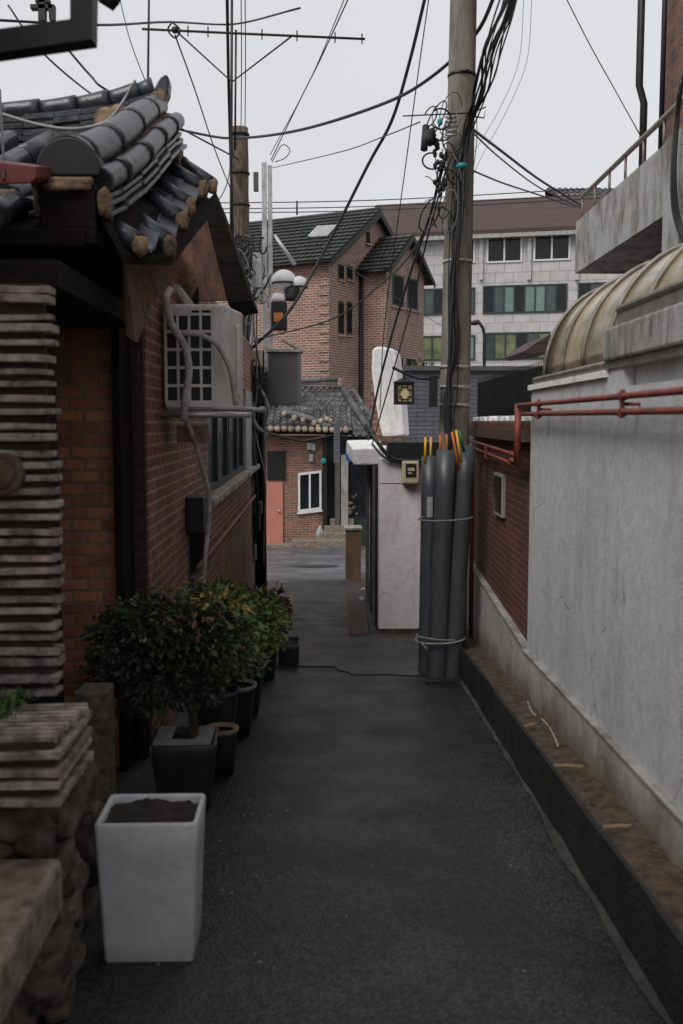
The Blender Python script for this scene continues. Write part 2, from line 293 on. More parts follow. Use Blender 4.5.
_m2=_t.nodes.new('ShaderNodeMath'); _m2.operation='MULTIPLY_ADD'; _m2.inputs[1].default_value=-.34; _t.links.new(_n.outputs['Fac'],_m2.inputs[0]); _t.links.new(_m.outputs[0],_m2.inputs[2])
_r=_t.nodes.new('ShaderNodeMapRange'); _r.inputs['From Min'].default_value=-1.31-.17; _r.inputs['From Max'].default_value=-1.31+.04; _r.inputs['To Min'].default_value=.85; _r.inputs['To Max'].default_value=0; _t.links.new(_m2.outputs[0],_r.inputs['Value'])
_k=_t.nodes.new('ShaderNodeMix'); _k.data_type='RGBA'; _t.links.new(_r.outputs[0],_k.inputs['Factor']); _t.links.new(_src,_k.inputs['A']); _k.inputs['B'].default_value=(.14,.095,.055,1); _t.links.new(_k.outputs['Result'],_b.inputs['Base Color'])
M['granite']=mat('rough_granite',(.27,.225,.18),.85,.3,18,.9,90,c2=(.075,.06,.048),dist=.008)
M['rubble']=mat('rubble_stone',(.13,.1,.075),.9,.5,14,.9,25,c2=(.028,.022,.018),island=.3,dist=.02)
M['tedge']=mat('stacked_tile_edge',(.36,.31,.27),.85,.5,14,.8,40,c2=(.055,.047,.042),island=.2)
M['tmortar']=mat('stack_mortar',(.04,.03,.024),.95,.4,20,.8)
M['glass']=mat('dark_window_glass',(.012,.015,.018),.12,.3,3,0,spec=.35)
M['glassd']=mat('dull_house_glass',(.01,.012,.014),.6,.3,3,0,spec=.1)  # dull dark glass, rough and weakly reflecting
M['glassg']=mat('green_tinted_glass',(.035,.065,.06),.1,.5,.7,0,spec=.8,c2=(.015,.03,.03))
M['glassy']=mat('blinds_behind_glass',(.17,.19,.09),.15,.4,1,0,c2=(.06,.08,.05))
M['curtain']=mat('pale_curtain',(.16,.24,.22),.3,.2,.6,0)
M['wframe']=mat('white_window_frame',(.7,.7,.7),.5,.1)
M['dframe']=mat('green_black_frame',(.02,.035,.035),.5,.2)
M['door']=mat('salmon_steel_door',(.5,.19,.145),.55,.1,2,.05)
M['ggreen']=mat('dark_green_roof',(.036,.043,.040),.55,.35,3,.2,island=.25)
M['roofbrown']=brick('brown_roof_shingle',(.075,.046,.04),(.06,.037,.033),(.05,.028,.024),.9,.25,.02,mott=.2,dirt=.2)
M['panel']=brick('office_stone_panel',(.5,.48,.48),(.45,.43,.43),(.27,.26,.26),1.35,.75,.03,mott=.06,dirt=.15,bump=.2)
M['slate']=brick('blue_grey_slate',(.125,.13,.155),(.10,.104,.125),(.05,.05,.065),.38,.095,.012,mott=.15,dirt=.25)
M['box']=mat('grey_cabinet_paint',(.085,.08,.078),.5,.15,3,.05)
M['cream']=mat('cream_plastic',(.5,.42,.28),.5,.15)
M['lamppanel']=mat('yellow_lantern_paper',(.62,.52,.27),.6,.1)
M['poly']=mat('amber_polycarbonate',(.52,.435,.265),.18,.3,2.5,.1,8,c2=(.17,.13,.075),spec=.6)
M['rib']=mat('aged_aluminium',(.28,.25,.21),.5,.3,10,.1,metal=.5)
M['tan']=mat('tan_board',(.2,.115,.06),.7,.3,3,.1)
M['mat']=mat('brown_ribbed_mat',(.095,.06,.052),.6,.2,6,.1)
M['redtile']=mat('red_roof_sheet',(.19,.05,.045),.5,.3,6,.1)
M['teal']=mat('teal_tape',(.02,.30,.33),.5,.1)
M['blue']=mat('blue_tarp',(.04,.2,.5),.5,.2)
M['yline']=mat('yellow_road_paint',(.5,.3,.06),.7,.5,6,.2,c2=(.2,.13,.05))
M['medal']=mat('brown_relief_stone',(.12,.07,.055),.85,.4,10,.6)
M['stick']=mat('pale_stick',(.28,.19,.11),.8,.3,10,.3)
M['orangelens']=mat('orange_lens',(.7,.22,.03),.35,.15)
# make the polycarbonate let some light through
_b=M['poly'].node_tree.nodes['Principled BSDF']; _b.inputs['Transmission Weight'].default_value=.25

# ================================================ GROUND
def sheet(poly,m,name,kind='structure',off=0,sub_=0,label=None):
    s=MB(); vs=[]
    for x,y in poly: vs.append((x,y,GZ(y)+off))
    s.add(vs,[list(range(len(poly)))]); o=s.build(name,m); o['kind']=kind; return o
g=MB(); ys=[-12,0,10,20,34,60,200,1500]
vs=[(x,y,GZ(y)-.01) for y in ys for x in (-1500,1500)]
g.add(vs,[[2*i,2*i+1,2*i+3,2*i+2] for i in range(len(ys)-1)]); g.build('ground',M['ground'])['kind']='structure'
# alley strip, finely divided with slight waviness
g=MB(); nx,ny=26,130; y0,y1=-2.,19.
for j in range(ny+1):
    y=y0+(y1-y0)*j/ny
    for i in range(nx+1):
        xr=KX(y)+.02 if y<9.4 else XR(9.4)+(.7 if y<15 else 2)
        xl=-1.3; x=xl+(xr-xl)*i/nx
        z=GZ(y)+.004+.006*noise.noise(Vector((x*.9,y*.7,0)))
        g.v.append(Vector((x,y,z+.01)))
for j in range(ny):
    for i in range(nx):
        a=j*(nx+1)+i; g.f.append([a,a+1,a+nx+2,a+nx+1]); g.sm.append(True)
g.build('alley_road',M['asphalt'])['kind']='structure'
g=MB(); 
poly=[(-.62,9.05),(.2,9.0),(.3,8.55),(1.05,8.5),(1.3,9.3),(1.2,11.1),(.7,11.2),(-.3,10.6),(-.75,10.2)]
pp=[]
for a_,b_ in zip(poly,poly[1:]+poly[:1]):
    for k in range(12):
        x=a_[0]+(b_[0]-a_[0])*k/12; y=a_[1]+(b_[1]-a_[1])*k/12
        pp.append((x+.05*noise.noise(Vector((x*4,y*4,2))),y+.06*noise.noise(Vector((x*4,y*4,5)))))
s=MB(); s.hexa([(x,y,GZ(y)-.05) for x,y in pp],[(x,y,GZ(y)+.0235) for x,y in pp]); s.build('patched_road_surface',M['asphalt2'])['kind']='structure'
sheet([(-14,18.6),(14,18.6),(14,33.2),(-14,33.2)],M['street'],'cross_street',off=.012)
s=MB(); gx=PG(442,689)
for k in range(9): s.box(gx.x-.11+k*.026,gx.x-.098+k*.026,gx.y-.12,gx.y+.12,GZ(gx.y)-.01,GZ(gx.y)+.022)
for q in (-.125,.125): s.box(gx.x-.125,gx.x+.125,gx.y+q-.008,gx.y+q+.008,GZ(gx.y)-.01,GZ(gx.y)+.026)
tag(s.build('drain_grate',M['dark']),'small iron drain grate in the asphalt at the foot of the cable guards','drain grate')
# painted kerb line and manhole
sheet([(-2.6,31.9),(1.7,33.1),(1.7,33.25),(-2.6,32.05)],M['yline'],'kerb_line',off=.017)
s=MB(); c=PG(345,537+28); s=MB()
cx,cy=.05,23.0
s.add([(cx+.55*math.cos(a*.3142)*1,cy+.5*math.sin(a*.3142),GZ(cy+.5*math.sin(a*.3142))+.02) for a in range(20)],[list(range(20))])
o=s.build('manhole_cover',M['dark']); tag(o,'round iron manhole cover in the wet street beyond the alley','manhole cover')
s=MB(); cx,cy=-.95,19.6
# kerb wall + soil bed
s=MB(); n=26
for i in range(n):
    a=1.+8.0*i/n; b=1.+8.0*(i+1)/n
    ja=.022*noise.noise(Vector((a*1.7,0,0))); jb=.022*noise.noise(Vector((b*1.7,0,0)))
    s.add([(KX(a)+ja,a,GZ(a)-.1),(KX(b)+jb,b,GZ(b)-.1),(KX(b)+jb+.02,b,GZ(b)+.27),(KX(a)+ja+.02,a,GZ(a)+.27),(KX(b)+.04,b,GZ(b)+.272),(KX(a)+.04,a,GZ(a)+.272),(KX(b)+.04,b,GZ(b)),(KX(a)+.04,a,GZ(a))],
      [[0,1,2,3][::-1],[3,2,4,5][::-1],[5,4,6,7][::-1]])
s.build('kerb_wall',M['kerb'])['kind']='structure'
s=MB()
NE=160
for k in range(NE+1):
    y=1+7.2*k/NE; wd=.012+.05*max(0,noise.noise(Vector((y*1.1,3,0)))+.15)+.012*noise.noise(Vector((y*9,1,0)))
    s.v+=[Vector((KX(y)-wd,y,GZ(y)+.022)),Vector((KX(y)+.004,y,GZ(y)+.03+.02*noise.noise(Vector((y*2,8,0)))))]
for k in range(NE): s.f.append([2*k,2*k+1,2*k+3,2*k+2]); s.sm.append(True)
s.build('gutter_edge',M['kerbstrip'])['kind']='structure'
s=MB(); nx,ny=8,120
for j in range(ny+1):
    y=1+8.6*j/ny
    for i in range(nx+1):
        x=KX(y)+.035+(XR(y)+.03-KX(y)-.035)*i/nx
        s.v.append(Vector((x,y,GZ(y)+.235+.013*noise.noise(Vector((x*7,y*5,1)))+.02*noise.noise(Vector((x*22,y*22,1)))+.02*(i/nx)**3)))
for j in range(ny):
    for i in range(nx): a=j*(nx+1)+i; s.f.append([a,a+1,a+nx+2,a+nx+1]); s.sm.append(True)
tag(s.build('soil_bed',M['soil']),kind='structure')
# ================================================ RIGHT STUCCO WALL
def strip(s,a,b,x0,x1,z0,z1,f=XR):     # box between y=a..b that follows the wall line
    za,zb=(z0,z0) if not isinstance(z0,tuple) else z0; ta,tb=(z1,z1) if not isinstance(z1,tuple) else z1
    s.hexa([(f(a)+x0,a,za),(f(a)+x1,a,za),(f(b)+x1,b,zb),(f(b)+x0,b,zb)],[(f(a)+x0,a,ta),(f(a)+x1,a,ta),(f(b)+x1,b,tb),(f(b)+x0,b,tb)])
YC=6.55
t=thing('stucco_wall',(XR(4),4,GZ(4)),'long grey stucco garden wall along the right of the alley, with stained base','wall')
s=MB(); strip(s,.5,4.56,.055,.3,-2.6,.27); strip(s,4.35,4.565,.0,.052,-1.6,.27)
strip(s,4.565,YC,0,.3,-2.6,.20); s.build('wall_face',M['stucco'],t)
# pilaster frame of near bay: lower panel flush with the face
s=MB(); strip(s,.5,4.348,0,.053,-1.6,.15); s.build('lower_panel',M['stucco'],t)
s=MB(); strip(s,.5,4.6,-.03,.36,.272,.42); s.build('coping',M['conc'],t,bevel=.012)
s=MB(); strip(s,4.602,YC+.03,-.02,.2,.202,.235); s.build('sill_course',M['whitep'],t)
s=MB(); strip(s,.5,YC+.0,-.028,-.002,(-2.3,-2.6),(-1.285,-1.545)); s.build('base_render',M['stuccobase'],t)
s=MB(); strip(s,.5,YC,-.034,-.0,(-1.283,-1.543),(-1.27,-1.53)); s.build('drip_edge',M['concclean'],t)
# barrel canopy behind
t=thing('barrel_canopy',(XR(5)+.2,5,.24),'amber polycarbonate barrel canopy with metal ribs on top of the grey stucco wall','canopy')
s=MB(); prof=[(0.02+.46*(1-math.cos(a)),.275+.55*math.sin(a)) for a in [R(6*i) for i in range(0,28)]]
ysn=[1.2+i*(6.2-1.2)/20 for i in range(21)]
vs=[(XR(y)+p[0],y,p[1]) for y in ysn for p in prof]; m_=len(prof)
s.add(vs,[[i*m_+k,i*m_+k+1,(i+1)*m_+k+1,(i+1)*m_+k] for i in range(20) for k in range(m_-1)],True)
o=s.build('canopy_sheet',M['poly'],t); sm=o.modifiers.new('s','SOLIDIFY'); sm.thickness=.006
s=MB(); s.add([(XR(6.2)+p[0],6.2,p[1]) for p in prof],[list(range(m_))]); s.build('end_panel',M['poly'],t)
for k in range(10):
    y=6.2-.02-k*.5; s=MB(); s.tube([(XR(y)+.48+(p[0]-.48)*1.02,y,.275+(p[1]-.275)*1.02) for p in prof],.013,6); s.build('rib',M['rib'],t)
s=MB(); strip(s,1.2,6.46,-.01,.05,.237,.275); s.build('base_rail',M['rib'],t)
s=MB(); s.tube([(XR(y)-.0,y,.265) for y in (4.62,5.5,6.46)],.016,8); s.build('gutter_roll',M['rib'],t)
s=MB(); strip(s,.8,4.42,-.01,.09,.422,.475); s.tube([(XR(y)-.0,y,.49) for y in (.8,2.5,4.42)],.022,8); s.build('front_flashing',M['rib'],t)

# ================================================ BRICK WALL (right)
t=thing('brick_wall',(XR(8),8,GZ(8)),'dark red brick wall with tiled coping between grey stucco wall and utility pole','wall')
YB=9.6
s=MB(); strip(s,YC,YB,.02,.28,-2.7,-.14); s.hexa([(XR(YB)+.02,YB,-2.8),(4,YB,-2.8),(4,YB+.25,-2.8),(XR(YB)+.02,YB+.25,-2.8)],[(XR(YB)+.02,YB,-.14),(4,YB,-.14),(4,YB+.25,-.14),(XR(YB)+.02,YB+.25,-.14)])
s.build('brickwork',M['rbrick'],t)
s=MB(); strip(s,YC,YB+.05,-.06,.33,-.138,-.06); s.build('coping_course',M['roofbrown'],t)
s=MB(); strip(s,YC,YB+.05,-.03,.3,-.058,.0); s.build('coping',M['rbrick'],t)
s=MB(); n=20
for i in range(n):
    a=YC+(YB-YC)*i/n; b=YC+(YB-YC)*(i+1)/n
    strip(s,a,b,-.01+.01*math.sin(i*3),.28,.002,.03+.012*math.sin(i*1.7))
s.build('coping_mortar',M['whitep'],t)
s=MB(); strip(s,YC,YB,-.03,.018,-2.7,(-1.53,-1.40)); s.build('concrete_base',M['stuccobase'],t)
s=MB(); strip(s,YC,YB,-.036,.018,(-1.528,-1.398),(-1.505,-1.375)); s.build('base_edge',M['concclean'],t)
# plaque
A=PX(497,473,XR(7.9)); 
def onR(px,py,off=0):      # ray to wall face
    n_=Vector((1,-.0365,0)); return PP(px,py,Vector((1.195+off,0,0)),n_)
p1,p2=onR(497.5,472,.02),onR(505.5,518,.02)
s=MB(); strip(s,p2.y,p1.y,-.012,.018,p2.z,p1.z); t2=s.build('wall_plaque',M['concclean']); tag(t2,'small grey framed plaque mounted on the dark red brick wall','plaque')
s=MB(); strip(s,p2.y+.02,p1.y-.02,-.016,-.013,p2.z+.03,p1.z-.02); s.build('plate',M['glass'],t2)
# red pipes
t=thing('gas_pipes',(XR(5)-.1,6.6,-.3),'pair of rust red gas pipes clamped along the stucco wall with an elbow down','pipe')
xo=-.075
def W(y,z,o=xo): return (XR(y)+o,y,z)
s=MB(); s.tube(spline([W(.8,.102),W(3,.102),W(5,.102),W(6.6,.105)],3),.014,8); s.tube([W(6.62,.115),W(6.62,-.28)],.024,8); s.tube([W(6.62,-.27),W(6.9,-.27),W(6.9,-.27,.0)],.016,8); s.build('upper_pipe',M['redpipe'],t)
s=MB(); s.tube([W(.8,.035),W(3,.035),W(5,.04),W(6.45,.045)],.014,8); s.tube([W(6.4,.045),W(6.45,.045,.02)],.014,8); s.build('lower_pipe',M['redpipe'],t)
for y in (3.05,4.08,5.9):
    s=MB(); s.tube([W(y,.012),W(y,.13)],.01,6)
    for z in (.036,.102): s.tube([W(y-.02,z),W(y+.02,z)],.021,8)
    s.tube([W(y,.07),W(y,.07,.05)],.008,6)
    s.build('pipe_clamp',M['redpipe'],t)
for z,n_ in ((-.235,'a'),(-.30,'b')):
    s=MB(); s.tube([W(6.66,z,-.06),W(7.6,z+.02,-.06),W(9.5,z+.05 if z>-.25 else z+.06,-.05)],.013,8)
    for y in (6.95,8.2): s.tube([W(y,z+.008,-.06),W(y+.05,z+.008,-.06)],.02,8)
    s.build('wall_pipe',M['redpipe'],t)
s=MB(); s.tube([W(9.25,-.3,-.05),W(9.25,-2.1,-.05)],.02,8); s.tube([W(9.45,-.25,-.1),W(9.45,-2.1,-.1)],.03,8); s.build('down_pipe',M['redpipe'],t)
# black iron fence behind brick wall
t=thing('iron_fence',(2.4,10.5,0),'tall black iron slat fence standing behind the brick wall coping','fence')
Z0,Z1=.03,.6
s=MB(); A0=PY(478,415,10.4); A1=PY(548,415,9.0)
Ns=46
for i in range(Ns):
    p=A0.lerp(A1,i/(Ns-1)); top=PY(480,385,10.4).z+(PY(548,366,9.0).z-PY(480,385,10.4).z)*i/(Ns-1)
    s.obox((p.x,p.y,(top)/2+.0),(.007,0,0),(0,.012,0),(0,0,top/2+.02)); s.obox((p.x,p.y,top+.03),(.003,0,0),(0,.003,0),(0,0,.035))
s.build('slat',M['dark'],t)
for f in (.05,.5,.88):
    s=MB(); a=A0.copy(); b=A1.copy(); a.z=.30*f; b.z=.5*f; s.tube([a+Vector((0,.02,0)),b+Vector((0,.02,0))],.012,6); s.build('rail',M['dark'],t)
s=MB(); s.add([A0+Vector((0,.05,-.05)),A1+Vector((0,.05,-.05)),Vector((A1.x,A1.y+.05,.27)),Vector((A0.x,A0.y+.05,.2))],[[0,1,2,3]]); o=s.build('backing_sheet',M['black'],t); so_=o.modifiers.new('s','SOLIDIFY'); so_.thickness=.01
# small red brown roof past the fence
s=MB(); Y=13; pl=[PY(525,351,Y),PY(536,343,Y),PY(549,335,Y),PY(560,337,Y),PY(560,350,Y),PY(532,354,Y)]
s.prism(pl,(0,1.5,0)); tag(s.build('porch_roof',M['roofbrown']),'small dull brown porch roof above the black iron fence','roof')
# ================================================ BALCONY HOUSE (upper right)
def XB(y): return 2.745+.036*y
t=thing('balcony_house',(4,9,-2),'brick house upper right with streaked concrete balcony and handrail','house')
pf=PP(576,222,(2.745,0,0),Vector((1,-.036,0))); YF=pf.y
pb=PP(576,273,(2.745,0,0),Vector((1,-.036,0)))
YN=PP(663,200,(2.745,0,0),Vector((1,-.036,0))).y
zt,zb=pf.z,pb.z
s=MB(); strip(s,YN-.0,YF,0,.1,zb,zt,XB); s.hexa([(XB(YF)+.1,YF-.1,zb),(XB(YF)+.85,YF-.1,zb),(XB(YF)+.85,YF,zb),(XB(YF)+.1,YF,zb)],[(XB(YF)+.1,YF-.1,zt),(XB(YF)+.85,YF-.1,zt),(XB(YF)+.85,YF,zt),(XB(YF)+.1,YF,zt)])
s.build('balcony_parapet',M['conc'],t)
s=MB(); strip(s,YN-1.5,YF-.02,.03,.85,zb-.0+.004,zb+.14,XB); s.build('balcony_slab',M['conc'],t)
s=MB(); strip(s,YN-.45,YN-.004,.0,.35,-1.5,zt+.02,XB); strip(s,YN-3,YN-.452,.02,.12,zb,zt,XB); s.build('column',M['conc'],t)
s=MB(); strip(s,1,YF-.5,.86,3,-2.5,7,XB); s.build('wall',M['bbrick'],t)
s=MB(); hr=[(XB(y)+.04,y,zt+.27) for y in (YN-2,YN,YF-.15)]; s.tube(hr,.026,8); s.build('handrail',M['rib'],t)
for k in range(7):
    y=YF-.15-k*.62; s=MB(); s.tube([(XB(y)+.04,y,zt-.02),(XB(y)+.04,y,zt+.27)],.014,6); s.build('baluster',M['rib'],t)
yy=YF-.3
for px,y_,r in ((644,YF-.32,.045),(662,YF-1.0,.03)):
    d=PY(px,100,y_); s=MB(); s.tube([(d.x,y_,zt-.1),(d.x,y_,zt+1.3),(d.x-.06,y_,zt+1.5),(d.x-.06,y_,6.5)] if px==644 else [(d.x,y_,zt-.1),(d.x,y_,6.5)],r,8); s.build('downpipe',M['dark'],t)
for k in range(3):
    s=MB(); x=XB(YN-.3)-.03; s.tube(spline([PY(683-k*2,70+10*k,YN-.6),PY(678-k,120,YN-.5),PY(675-k*1.5,170,YN-.5),PY(678-k*2,215,YN-.5),PY(690,245+5*k,YN-.6)],5),.014,6)
    tag(s.build('hanging_cable',M['cable']),['thickest black cable loop hanging on the right balcony column','middle black cable hanging on the right balcony column','outer black cable drooping over the balcony column'][k],'cable','cables hanging on the balcony column')
# ================================================ GIWA ROOF helper
def giwa(t,O,ex,dn,ncol,sp,length,r,mt,mp,plug_r=None,rowl=.28,flat=True,nrow=None,name='cover_tiles'):
    """O top-left corner, ex unit vector across, dn unit vector down slope"""
    O=Vector(O); ex=Vector(ex); dn=Vector(dn); up=ex.cross(dn); 
    if up.z<0: up=-up
    s=MB(); nr=max(1,int(length/rowl))
    for c in range(ncol):
        for k in range(nr):
            a=O+ex*(c*sp)+dn*(k*length/nr); b=O+ex*(c*sp)+dn*((k+1)*length/nr+.012)
            j=random.uniform(-.004,.004)
            s.tube([a+up*.0+ex*j,b+up*.012+ex*j],[r*.88,r*1.03],8)
    s.build(name,mt,t)
    if flat:
        s=MB()
        for c in range(ncol+1):
            x0=c*sp-sp*.72; x1=c*sp-sp*.28
            for k in range(nr):
                a=O+ex*((x0+x1)/2)+dn*(k*length/nr)-up*r*.35; b=a+dn*(length/nr+.015)+up*.012
                for q in (0,):
                    s.hexa([a-ex*sp*.4+up*.03,a-up*.0,b,b-ex*sp*.4+up*.03],[a-ex*sp*.4+up*.045,a+up*.015,b+up*.015,b-ex*sp*.4+up*.045])
                    s.hexa([a,a+ex*sp*.4+up*.03,b+ex*sp*.4+up*.03,b],[a+up*.015,a+ex*sp*.4+up*.045,b+ex*sp*.4+up*.045,b+up*.015])
        s.build('pan_tiles',mt,t)
    if mp:
        pr=plug_r or r
        for c in range(ncol):
            e=O+ex*(c*sp)+dn*(length+.01)+up*.01
            s=MB(); s.rock(e,pr*1.0,pr*1.0,pr*1.0,seed=c+1,n=8,amp=.2); s.build('end_plug',mp,t)
random.seed(4)
# ================================================ LEFT TILED HOUSE (near)
t=thing('tiled_house',(-1.6,5,GZ(5)),'old house with black ridged tile roof and mortar plugged tile ends at upper left','house')
# descending ridge parallel to the alley
rid=spline([PY(157,106,6.15),PY(148,111,5.85),PY(134,121,5.4),PY(117,136,5.0),PY(92,152,4.6),PY(70,160,4.32)],6)
rid=[Vector(p) for p in rid]
step=7
for i in range(0,len(rid)-1,step):
    seg=rid[i:min(i+step+1,len(rid))]; n_=len(seg)
    if n_<2: continue
    s=MB(); s.tube(seg,[.066+.03*i/36+.009*q/(n_-1) for q in range(n_)],16); s.build('ridge_cover_tile',M['tile'],t)
def off(p,d): return p+Vector(d)
for sg in (1,-1):
    for i in range(0,len(rid)-1,6):
        seg=rid[i:min(i+7,len(rid))]
        if len(seg)<2: continue
        o_=Vector((sg*.115,0,-.085)); s=MB(); n_=len(seg)
        s.tube([p+o_ for p in seg],[.05+.008*q/(n_-1) for q in range(n_)],10); s.build('ridge_side_tile',M['tile'],t)
    for dz,wd in ((-.14,.15),(-.175,.16),(-.21,.17)):
        for i in range(0,len(rid)-1,5):
            seg=rid[i:min(i+6,len(rid))]
            if len(seg)<2: continue
            a,b=seg[0],seg[-1]; d=(b-a).normalized(); j_=Vector((random.uniform(-.008,.008),0,dz+random.uniform(-.006,.006)))
            p=[a+Vector((sg*.02,0,.012)),a+Vector((sg*wd,0,-.012)),b+d*.01+Vector((sg*wd,0,-.008)),b+d*.01+Vector((sg*.02,0,.016))]
            s=MB(); s.hexa([q+j_-Vector((0,0,.013)) for q in p],[q+j_+Vector((0,0,.007)) for q in p]); s.build('ridge_course_tile',M['tile'],t,bevel=.004)
s=MB()
for i in range(len(rid)-1):
    a,b=rid[i],rid[i+1]; s.obox((a+b)/2+Vector((0,0,-.12)),(.08,0,0),(b-a)*.55,(0,0,.08))
s.build('ridge_mortar',M['mortar'],t)
e=rid[-1]+Vector((-.0,-.01,-.02)); s=MB()
half=[(math.cos(R(a))*.132,math.sin(R(a))*.125) for a in range(-15,196,10)]
s.prism([e+Vector((x,-.03,z-.02)) for x,z in half],(0,.2,0)); s.build('ridge_end_cap',M['black'],t,bevel=.008)
s=MB(); s.obox(e+Vector((0,.05,-.2)),(.11,0,0),(0,.09,0),(0,0,.13)); s.build('cap_base',M['wood'],t)
s=MB(); s.rock(e+Vector((0,-.02,-.09)),.115,.05,.03,3,n=12); s.build('cap_mortar',M['mortar'],t)
s=MB(); s.rock(e+Vector((.135,.05,-.16)),.03,.09,.07,5,n=12); s.build('cap_mortar',M['mortar'],t)
s=MB(); s.rock(e+Vector((-.14,.05,-.15)),.015,.08,.08,7,n=12); s.build('cap_mortar',M['mortar'],t)
VT=[((155,146,6.45),(211,184,6.15),.040),((140,152,6.1),(200,187,5.9),.042),((126,163,5.7),(188,204,5.45),.038),((112,176,5.35),(180,219,5.1),.042),((98,190,4.95),(167,243,4.75),.042),((80,208,4.6),(138,243,4.4),.040)]
for c,(a_,b_,r_) in enumerate(VT):
    r_*=1.12; a=PY(*a_); b=PY(*b_); dn=(b-a).normalized(); L_=(b-a).length; m_=a.lerp(b,.52)+Vector((0,0,.006))
    s=MB(); s.tube([a,m_],[r_*.9,r_],12); s.build('verge_tile',M['tile'],t)
    s=MB(); s.tube([m_-dn*.02+Vector((0,0,-.003)),b+Vector((0,0,.0))],[r_*.94,r_*1.03],12); s.build('verge_tile',M['tile'],t)
    s=MB(); s.rock(b+dn*.012+Vector((0,0,-.008)),r_*.75,r_*.9,r_*1.08,seed=c+2,n=12,amp=.35); s.build('verge_plug',M['mortar'],t)
    if c<len(VT)-1:
        a2=PY(*VT[c+1][0]); b2=PY(*VT[c+1][1]); pa_=(a+a2)/2; pb_=(b+b2)/2; wv=(a2-a)*.36
        for k2 in range(4):
            u0=pa_.lerp(pb_,k2/4)-Vector((0,0,.05-.004*k2)); u1=pa_.lerp(pb_,(k2+1.12)/4)-Vector((0,0,.035-.004*k2))
            s=MB(); s.hexa([u0-wv+Vector((0,0,.02)),u0,u1,u1-wv+Vector((0,0,.02))],[u0-wv+Vector((0,0,.036)),u0+Vector((0,0,.014)),u1+Vector((0,0,.014)),u1-wv+Vector((0,0,.036))])
            s.hexa([u0,u0+wv+Vector((0,0,.02)),u1+wv+Vector((0,0,.02)),u1],[u0+Vector((0,0,.014)),u0+wv+Vector((0,0,.036)),u1+wv+Vector((0,0,.036)),u1+Vector((0,0,.014))])
            s.build('verge_pan_tile',M['tile'],t)
# main slope to the left (faces the camera) with tubes running down toward us
giwa(t,(-3.1,6.1,1.58),(1,0,0),Vector((-.06,-.93,-.36)).normalized(),8,.27,1.75,.062,M['tile'],M['mortar'],.05)
s=MB(); s.prism([(-3.5,6.1,1.50),(-3.5,4.25,.79),(-.95,4.25,.79),(-.95,6.1,1.50)],(0,0,-.06)); 
s.prism([PY(140,150,6.4),PY(216,203,6.2),PY(186,240,5.2),PY(172,258,4.75),PY(125,256,4.3),PY(95,200,4.3)],(0,0,-.035)); s.build('roof_deck',M['wood'],t)
# main ridge along X with layered courses and horn
zr=1.74
mr=spline([PY(-150,122,6.25),PY(-60,117,6.25),PY(0,112,6.25),PY(60,108,6.25),PY(110,100,6.25),PY(154,88,6.25)],6)
for k in range(0,len(mr)-1,4):
    seg=mr[k:min(k+5,len(mr))]; n_=len(seg)
    if n_<2: continue
    s=MB(); s.tube(seg,[.052+.012*q/(n_-1) for q in range(n_)],12); s.build('main_ridge_tile',M['tile'],t)
for j_,(z,d) in enumerate(((-.085,.11),(-.13,.14),(-.175,.15),(-.22,.17),(-.27,.19))):
    s=MB()
    for k in range(0,len(mr)-1,3):
        a=mr[k]; b=mr[min(k+3,len(mr)-1)]; o_=Vector((0,-.03,z+random.uniform(-.008,.008))); s.obox((a+b)/2+o_,(b-a)*.49,(0,d,0),(0,0,.015))
    s.build('main_ridge_course',M['tile'],t)
for a_,b_,r_ in (((52,141,5.6),(-14,180,4.8),.062),((38,184,4.7),(-16,226,4.2),.056),((10,140,5.7),(-50,172,5.0),.06)):
    a,b=PY(*a_),PY(*b_); s=MB(); s.tube([a,a.lerp(b,.5)],[r_*.9,r_],12); s.build('eave_tile',M['tile'],t); s=MB(); s.tube([a.lerp(b,.46)+Vector((0,0,.004)),b],[r_*.93,r_*1.03],12); s.build('eave_tile',M['tile'],t)
s=MB(); s.obox((-2.1,6.25,zr-.2),(1.3,0,.05),(0,.11,0),(0,0,.12)); s.rock(PY(112,122,6.05),.10,.06,.10,2); s.rock(PY(158,106,6.1),.05,.07,.10,2); s.build('main_ridge_mortar',M['mortar'],t)
s=MB(); h=[PY(x,y,6.2) for x,y in ((152,96),(155,86),(160,77),(164,74),(168,75),(169,81),(168,92),(164,101),(159,105),(154,103))]
s.prism(h,(0,.12,0)); s.build('ridge_horn',M['tile'],t,bevel=.01)
# walls / dark eaves
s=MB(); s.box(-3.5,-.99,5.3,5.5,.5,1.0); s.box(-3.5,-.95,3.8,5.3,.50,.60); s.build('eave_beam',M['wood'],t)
s=MB(); s.prism([PY(124,262,4.6),PY(182,262,5.3),PY(174,276,5.3),PY(150,302,5.0),PY(136,342,4.6),PY(126,336,4.6)],(0,.05,0)); s.build('verge_board',M['brownwall'],t)
s=MB(); s.box(-1.47,-1.10,5.62,5.8,-2.1,.75); s.build('orange_brick_panel',M['obrick'],t)
for x in (-1.52,-1.10): s=MB(); s.box(x,x+.043,5.5,5.9,-2.1,.75); s.build('door_post',M['wood'],t)
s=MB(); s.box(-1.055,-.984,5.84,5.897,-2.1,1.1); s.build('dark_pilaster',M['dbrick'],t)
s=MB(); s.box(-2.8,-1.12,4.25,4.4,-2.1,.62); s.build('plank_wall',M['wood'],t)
t=thing('unseen_shading_house',(-2.6,-1,GZ(0)),'unseen house close by on the left, added so its wall and eave shade the near corner','house')  # out-of-view neighbour, added to darken the near left side
s=MB(); s.box(-4,-1.75,-6,2.5,-2,3.2); s.build('wall',M['obrick'],t)
